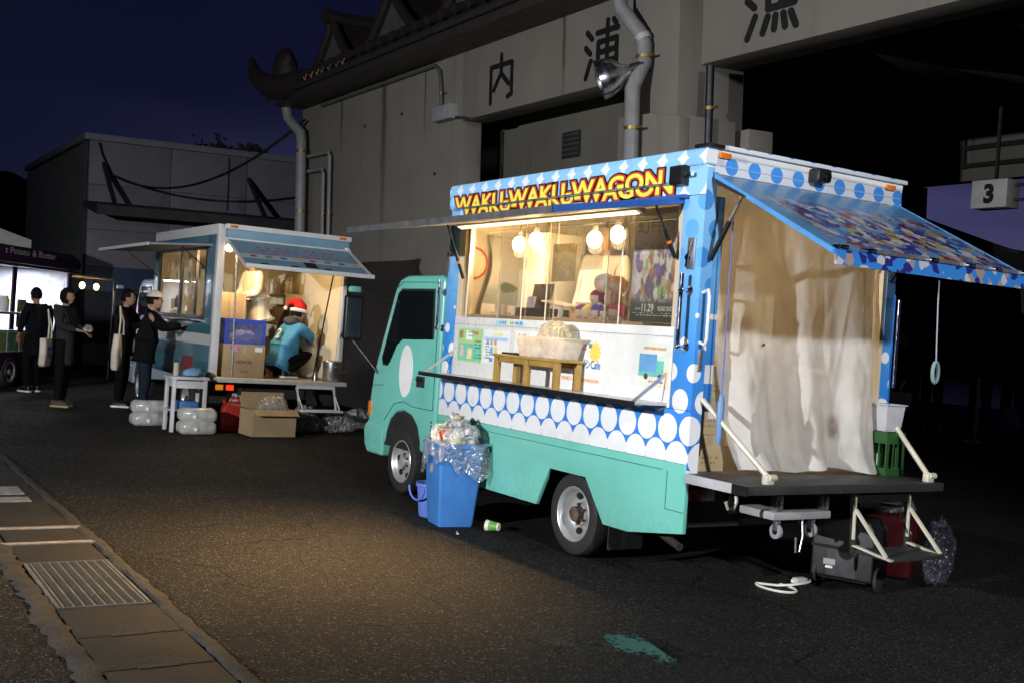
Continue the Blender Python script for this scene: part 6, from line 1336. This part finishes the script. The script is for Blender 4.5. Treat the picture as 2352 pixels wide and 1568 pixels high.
def person(label, loc, heading, top, trous, hair, arms, legs=None, lean=0, scale=1.0, longcoat=False, bob=False, hat=None, hood=False, shoe=None, sole=None, headpitch=0, headyaw=0, pelvis=None):
    P = thing('person', label, 'person', loc, (0, 0, heading)); P.scale = (scale,) * 3
    V = Vector
    pel = V(pelvis) if pelvis else V((0, 0, .93))
    sp = V((math.sin(lean), 0, math.cos(lean)))
    waist = pel + sp * .12; chest = pel + sp * .34; neck = pel + sp * .52; hc = neck + V((math.sin(lean * .6) * .13 + .025, 0, .135))
    lf = V((0, 1, 0))
    sh = {s: neck - sp * .05 + lf * s * .175 for s in (1, -1)}; hip = {s: pel + lf * s * .085 - sp * .02 for s in (1, -1)}
    legs = legs or {1: ((.02, .10, .49), (-.03, .11, .085)), -1: ((.03, -.10, .49), (.02, -.11, .085))}
    N = {'pel': (pel, .085), 'waist': (waist, .075), 'chest': (chest, .085), 'neck': (neck, .05), 'head': (hc, .06)}; E = [('pel', 'waist'), ('waist', 'chest'), ('chest', 'neck'), ('neck', 'head')]
    for s in (1, -1):
        k = 'lr'[s < 0]; el, wr = (V(a) for a in arms[s]); d = (wr - el).normalized(); pm_ = wr + d * .055; up = d.cross(lf).normalized() if abs(d.dot(lf)) < .9 else V((0, 0, 1)); side = d.cross(up).normalized()
        N['sh' + k] = (sh[s], .05); N['el' + k] = (el, .036); N['wr' + k] = (wr, .024); N['pa' + k] = (pm_, (.034, .018))
        E += [('chest', 'sh' + k), ('sh' + k, 'el' + k), ('el' + k, 'wr' + k), ('wr' + k, 'pa' + k)]
        for f, (off, ln) in enumerate(((.026, .065), (.009, .075), (-.009, .07), (-.026, .055))):
            a = pm_ + d * .03 + side * off; b = a + d * ln * .6 - up * .012; c = b + d * ln * .35 - up * .025
            N['f%d%sa' % (f, k)] = (a, .0095); N['f%d%sb' % (f, k)] = (b, .0085); N['f%d%sc' % (f, k)] = (c, .0075); E += [('pa' + k, 'f%d%sa' % (f, k)), ('f%d%sa' % (f, k), 'f%d%sb' % (f, k)), ('f%d%sb' % (f, k), 'f%d%sc' % (f, k))]
        tb_ = wr + d * .03 + side * .034; N['t%sa' % k] = (tb_, .010); N['t%sb' % k] = (tb_ + d * .04 + side * .012, .009); E += [('wr' + k, 't%sa' % k), ('t%sa' % k, 't%sb' % k)]
        kn, an = (V(a) for a in legs[s]); N['hip' + k] = (hip[s], .065); N['kn' + k] = (kn, .048); N['an' + k] = (an, .036); N['toe' + k] = (an + V((.14, 0, -.045)), .03)
        E += [('pel', 'hip' + k), ('hip' + k, 'kn' + k), ('kn' + k, 'an' + k), ('an' + k, 'toe' + k)]
    me = skin_mesh(N, E, 1)
    # head joined onto the neck: skull, jaw, nose, ears
    Mh = Matrix.Translation(hc + V((0, 0, .0))) @ Matrix.Rotation(headyaw, 4, 'Z') @ Matrix.Rotation(headpitch, 4, 'Y')
    hd = MB().ball((0, 0, 0), 1, 20, 14); vs = []
    for x, y, z in hd.v:
        w = .076 * (1 - .22 * max(0, -z - .2)); dp = .096 * (1 - .10 * max(0, -z)); xx = x * dp; 
        if x > .6 and -.25 < z < .15 and abs(y) < .28: xx += .020 * (1 - abs(y) / .28) * (1 - abs(z + .08) / .3)
        if x > .5 and z < -.6: xx += .010
        vs.append((xx, y * w, z * .118))
    hd.v = vs
    for s in (1, -1): hd.ball((-.005, s * .076, -.005), (.018, .010, .03), 8, 6)
    hd.xf(Mh); b = bmesh.new(); b.from_mesh(me); t_ = hd.mesh('h'); b.from_mesh(t_); b.to_mesh(me); b.free(); bpy.data.meshes.remove(t_)
    me.materials.clear(); me.polygons.foreach_set('use_smooth', [True] * len(me.polygons)); body = obj('body', me, SKN, P)
    eye = mat('eye_dark', (.01, .008, .008), .2)
    for s in (1, -1): MB().ball((.084, s * .030, .012), (.010, .013, .007), 8, 6).xf(Mh).build('eye', eye, P, smooth=True)
    MB().ball((.088, 0, -.055), (.010, .022, .006), 8, 6).xf(Mh).build('mouth', mat('lip', (.30, .12, .10), .5), P, smooth=True)
    # hair shell
    hr = MB().ball((-.008, 0, .012), 1, 20, 16); vs = []; keep = []
    low = -.14 if bob else -.05
    for x, y, z in hr.v:
        X_, Y_, Z_ = -.008 + (x + .008) * .108, y * .090, .012 + (z - .012) * .128
        if Z_ < low: Z_ = low
        vs.append((X_, Y_, Z_))
    fs = []
    for f in hr.f:
        fx = sum(vs[i][0] for i in f) / len(f); fz_ = sum(vs[i][2] for i in f) / len(f)
        if bob and (fx > .035 and fz_ < .06): continue
        if not bob and ((fx > -.02 and fz_ < .02) or (fx > .045 and fz_ < .075) or fz_ < -.045): continue
        fs.append(f)
    vs = [tuple(Vector(p) * (1 + .05 * mn.noise(Vector(p) * 60))) for p in vs]
    hr.v = vs; hr.f = fs; hr.xf(Mh).build('hair', hair, P, smooth=True)
    # clothes: same joints, fuller
    T = {'pel': (pel + sp * (-.02 if not longcoat else -.1), (.175, .145)), 'waist': (waist, (.172, .138)), 'chest': (chest, (.188, .142)), 'neck': (neck - sp * .015, .072)}; E2 = [('pel', 'waist'), ('waist', 'chest'), ('chest', 'neck')]
    T['hem'] = (pel + (V((0, 0, -.36)) if longcoat else sp * -.15), (.188, .158)); E2.append(('pel', 'hem'))
    for s in (1, -1):
        k = 'lr'[s < 0]; T['sh' + k] = (sh[s], .08); T['el' + k] = (V(arms[s][0]), .066); T['wr' + k] = (V(arms[s][0]).lerp(V(arms[s][1]), .93), .044)
        E2 += [('chest', 'sh' + k), ('sh' + k, 'el' + k), ('el' + k, 'wr' + k)]
    m1_ = skin_mesh(T, E2, 2); m1_.materials.clear(); obj('jacket', m1_, top, P)
    L = {'pel': (pel, (.14, .115)), 'top': (pel + sp * .1, (.13, .105))}; E3 = [('pel', 'top')]
    for s in (1, -1):
        k = 'lr'[s < 0]; kn, an = (V(a) for a in legs[s]); L['hip' + k] = (hip[s] - V((0, 0, .03)), .10); L['kn' + k] = (kn, .080); L['an' + k] = (kn.lerp(an, 1.0) + V((0, 0, -.01)), .058); E3 += [('pel', 'hip' + k), ('hip' + k, 'kn' + k), ('kn' + k, 'an' + k)]
        an = V(legs[s][1]); shm = MB()
        rgs = [[(q_[0] + an.x + .045, q_[1] + an.y, an.z - .082 + zz) for q_ in rrect(.135 * s_, .046 * s_, .04 * s_, 0)] for s_, zz in ((1, 0), (1.02, .03), (.96, .055), (.62, .095))]
        rgs[3] = [(q_[0] - .045, q_[1], q_[2]) for q_ in rgs[3]]
        so = loft(rgs, shm).build('shoe', shoe or BLKM, P, smooth=60)
        if sole: loft([[(q_[0] * 1.02 + an.x + .045, q_[1] * 1.06 + an.y, an.z - .085 + zz) for q_ in rrect(.138, .048, .04, 0)] for zz in (0, .026)]).build('sole', sole, so)
    m2_ = skin_mesh(L, E3, 2); m2_.materials.clear(); obj('trousers', m2_, trous, P)
    if hood: MB().ball(neck + V((-.06, 0, .03)), (.10, .13, .07), 14, 9, .05).build('hood', hood, P, smooth=True)
    if hat == 'cap':
        cp = MB().ball((0, 0, 0), 1, 20, 12); cp.v = [(-.005 + x * .108, y * .094, .055 + max(z, -.05) * .085) for x, y, z in cp.v]; cm_ = mat('cap_cream', (.52, .48, .40), .8)
        cpo = cp.xf(Mh).build('cap', cm_, P, smooth=True)
        br = [(.07 + .11 * math.cos(R(a)), .085 * math.sin(R(a)), .052 - .015 * math.cos(R(a))) for a in range(-90, 91, 15)]
        bm_ = MB(); n_ = len(br); bm_.add(br + [(x, y, z + .006) for x, y, z in br], [tuple(range(n_ - 1, -1, -1)), tuple(range(n_, 2 * n_))] + [(i, i + 1, n_ + i + 1, n_ + i) for i in range(n_ - 1)]); bm_.xf(Mh).build('brim', cm_, cpo)
    if hat == 'santa':
        RD = cloth('santa_red', (.48, .02, .02)); WF = cloth('santa_white', (.72, .70, .66))
        ht = MB().tube([(0, 0, .04), (-.01, 0, .10), (-.04, .03, .15), (-.09, .07, .155), (-.13, .11, .11), (-.14, .13, .06)], [.112, .10, .075, .05, .03, .012], 16).xf(Mh).build('santa_hat', RD, P, smooth=True)
        MB().tube([(.112 * math.cos(a), .10 * math.sin(a), .045 + .01 * math.cos(a)) for a in [2 * math.pi * i / 20 for i in range(20)]], .026, 8, closed=True).xf(Mh).build('fur_band', WF, ht, smooth=True); MB().ball((-.14, .13, .04), .03, 10, 7, .05).xf(Mh).build('bobble', WF, ht, smooth=True)
    return P
HB = mat('hair_black', (.005, .004, .004), .75, var=.2, bmp=.5, bscale=80, spec=.12); HBR = mat('hair_brown', (.09, .035, .015), .5, var=.2, bmp=.5, bscale=80)
BK = cloth('black', (.0045, .0045, .005)); NV = cloth('navy', (.005, .006, .010)); DK = cloth('charcoal', (.007, .007, .008)); JN = cloth('jeans', (.011, .015, .028)); GC = cloth('grey_coat', (.024, .024, .025)); CR_ = cloth('cream', (.62, .55, .42)); WHT = cloth('white_tee', (.72, .68, .60))
rel = {1: ((0.0, .24, 1.16), (.12, .20, .95)), -1: ((0.0, -.24, 1.16), (.12, -.20, .95))}
h_truck = math.atan2(-.93, -.35)
# customer with the cap reaching into the window
person('customer in cream cap and black jacket reaching to the serving window', (10.6, .60, 0), h_truck, BK, JN, HB, {1: ((.22, .22, 1.22), (.47, .14, 1.27)), -1: ((.22, -.22, 1.22), (.48, -.12, 1.28))}, lean=.10, hat='cap', scale=1.02)
# customer holding up a phone
pp = person('customer in black holding up a phone behind the cream capped customer', (12.3, .52, 0), math.atan2(-.85, -.53), BK, BK, HB, {1: ((.16, .25, 1.20), (.38, .16, 1.42)), -1: ((.15, -.25, 1.15), (.36, -.16, 1.25))}, lean=.03, scale=1.03, sole=PAPER)
ph = thing('phone', 'dark phone held up in a customer hand', 'phone', Vector((12.3, .52, 0)) + Matrix.Rotation(math.atan2(-.85, -.53), 3, 'Z') @ Vector((.46, .13, 1.50))); MB().box(-.004, .004, -.035, .035, -.07, .07).build('case', BLKM, ph, bevel=.003)
# woman in grey coat with printed tote
h2 = math.atan2(-.80, -.60)
person('customer with short dark hair in grey coat carrying a printed tote', (12.1, 1.40, 0), h2, GC, BK, HB, {1: ((.05, .25, 1.17), (.26, .14, 1.10)), -1: ((.05, -.25, 1.17), (.27, -.12, 1.12))}, bob=True, longcoat=True, shoe=mat('shoe_tan', (.05, .04, .025), .7), sole=mat('sole_yellow', (.30, .25, .12), .6))
person('customer in dark coat standing at the purple van', (14.75, 1.38, 0), math.atan2(.50, .86), NV, BK, HB, rel, longcoat=True, sole=PAPER)
TOTE = cloth('tote_canvas', (.55, .50, .42))
def tote(loc, rz, label, logo=True, w=.19, h=.40):
    o = thing('tote_bag', label, 'tote bag', loc, (0, 0, rz))
    rgs = [[(q_[0] * s, q_[1] * s + .01 * math.sin(q_[0] * 20 + zz * 9), zz) for q_ in rrect(w, .05, .04, 0)] for s, zz in ((.80, -h), (.98, -h + .04), (1.02, -h * .5), (.95, -.03), (.92, 0))]
    loft(rgs).build('bag', TOTE, o, smooth=60); MB().tube([(-.10, .05, -.01), (-.09, .045, .18), (-.02, .0, .40), (.05, .045, .20), (.09, .05, -.01)], .012, 6).build('strap', TOTE, o, smooth=True)
    if logo:
        lg = mat('logo_blue', (.03, .06, .30), .7)
        for x0, x1, z0, z1 in ((-.10, -.05, -.30, -.12), (-.05, .10, -.17, -.12), (.05, .09, -.28, -.17), (-.02, .02, -.28, -.19)): MB().box(x0, x1, .052, .062, z0, z1).build('printed_logo', lg, o)
tote((11.95, 1.66, .98), math.atan2(.53, -.85) + .15, 'cream tote with blue printed mark hanging from the grey coated customer')
tote((11.75, .72, 1.10), math.atan2(.53, -.85), 'plain cream tote hanging between the two customers in black', False, .10, .52)
fb = tag(bagmesh(.09, .07, .07, 91).build('food_wrap', FILMW, None, smooth=180, loc=Vector((12.1, 1.40, 1.10)) + Matrix.Rotation(h2, 3, 'Z') @ Vector((.36, 0, .0))), 'white food wrap in the hands of the grey coated customer', 'food wrap')
bp_ = thing('backpack', 'dark backpack worn by the customer at the purple van', 'backpack', (14.56, 1.28, 1.02), (0, 0, math.atan2(.50, .86))); loft([[(q_[0] * s, q_[1] * s, zz) for q_ in rrect(.08, .15, .05, 0)] for s, zz in ((.8, 0), (1, .06), (1, .34), (.7, .42))]).build('bag', DK, bp_, smooth=60); MB().tube([(.05, .09, .05), (.16, .10, .2), (.10, .09, .4)], .015, 6).build('strap', DK, bp_, smooth=True)
# staff in the pale blue truck
person('worker in cream jacket standing in the pale blue truck', (9.98, -.74, .69), R(100), CR_, BK, HB, {1: ((.14, .24, 1.14), (.34, .10, 1.08)), -1: ((.14, -.24, 1.14), (.34, -.10, 1.06))}, lean=.22, scale=.99)
person('worker with brown ponytail behind the pale blue truck window', (10.95, -.42, .69), R(70), CR_, BK, HBR, rel, scale=.95, bob=True)
cp_ = person('crouching worker in blue pinstripe jersey with santa hat', (9.62, -1.02, .69), R(-72), mat('jersey_blue', (.05, .24, .44), .8, var=.06), BK, HB, {1: ((.30, .20, .60), (.42, .05, .52)), -1: ((.30, -.20, .58), (.44, -.05, .50))},
    legs={1: ((.40, .13, .40), (.05, .12, .085)), -1: ((.38, -.13, .34), (-.02, -.12, .085))}, pelvis=(-.05, 0, .27), lean=.42, hat='santa', hood=cloth('hood_grey', (.06, .06, .06)), scale=1.0, headpitch=.25, sole=PAPER)
nb2, nf2 = text_mesh('2', offset=.03); nb2 = fit(nb2, .09, .15)
Mj = Matrix(((0, .41, -.91), (-1, 0, 0), (0, .91, .41)))
MB().add([Mj @ v + Vector((-.085, .02, .605)) for v in nb2], nf2).build('jersey_number', PAPER, cp_)
# worker in the turquoise truck
person('worker in white shirt and jeans inside the turquoise truck', (1.84, -.66, .742), R(105), WHT, JN, HB, {1: ((.03, .19, 1.17), (.17, .15, .98)), -1: ((.03, -.19, 1.17), (.17, -.15, .98))}, scale=.97)
# people in the dark hall
person('person in orange jacket standing in the dark hall', (6.9, -11.3, .40), R(110), cloth('orange', (.22, .05, .012)), BK, HB, rel)
person('person in dark red with a pale paper bag by the hall column', (5.85, -9.2, .27), R(80), cloth('dark_red', (.05, .008, .01)), BK, HB, rel)
person('person in pale top beyond the rope stand', (6.2, -11.6, .40), R(100), cloth('greige', (.07, .06, .05)), BK, HB, rel)
person('person in black at the edge of the hall opening', (5.5, -11.4, .40), R(120), BK, BK, HB, rel)
rs = thing('rope_stand', 'steel rope stand in the dark hall', 'stanchion', (5.55, -10.6, .345)); MB().lathe([(.16, 0), (.16, .015), (.03, .03), (.025, .04)], n=20).build('base', STEEL, rs, smooth=40); MB().cyl((0, 0, .03), (0, 0, 1.0), .025, n=12).build('post', STEEL, rs, smooth=True)
tag(bagmesh(.12, .16, .22, 95, flat=.7).build('carrier_bag', FILMW, None, smooth=180, loc=(4.9, -10.5, .55)), 'white carrier bag in the dark hall', 'carrier bag')
wp = thing('paper_bag', 'pale paper bag held by the person in dark red', 'bag', (5.70, -9.0, .80)); MB().hexa([(-.16, -.05, 0), (.16, -.05, 0), (-.16, .05, 0), (.16, .05, 0), (-.17, -.06, .26), (.17, -.06, .26), (-.17, .06, .26), (.17, .06, .26)]).build('bag', mat('paper_bag', (.20, .18, .16), .8), wp, bevel=.004)
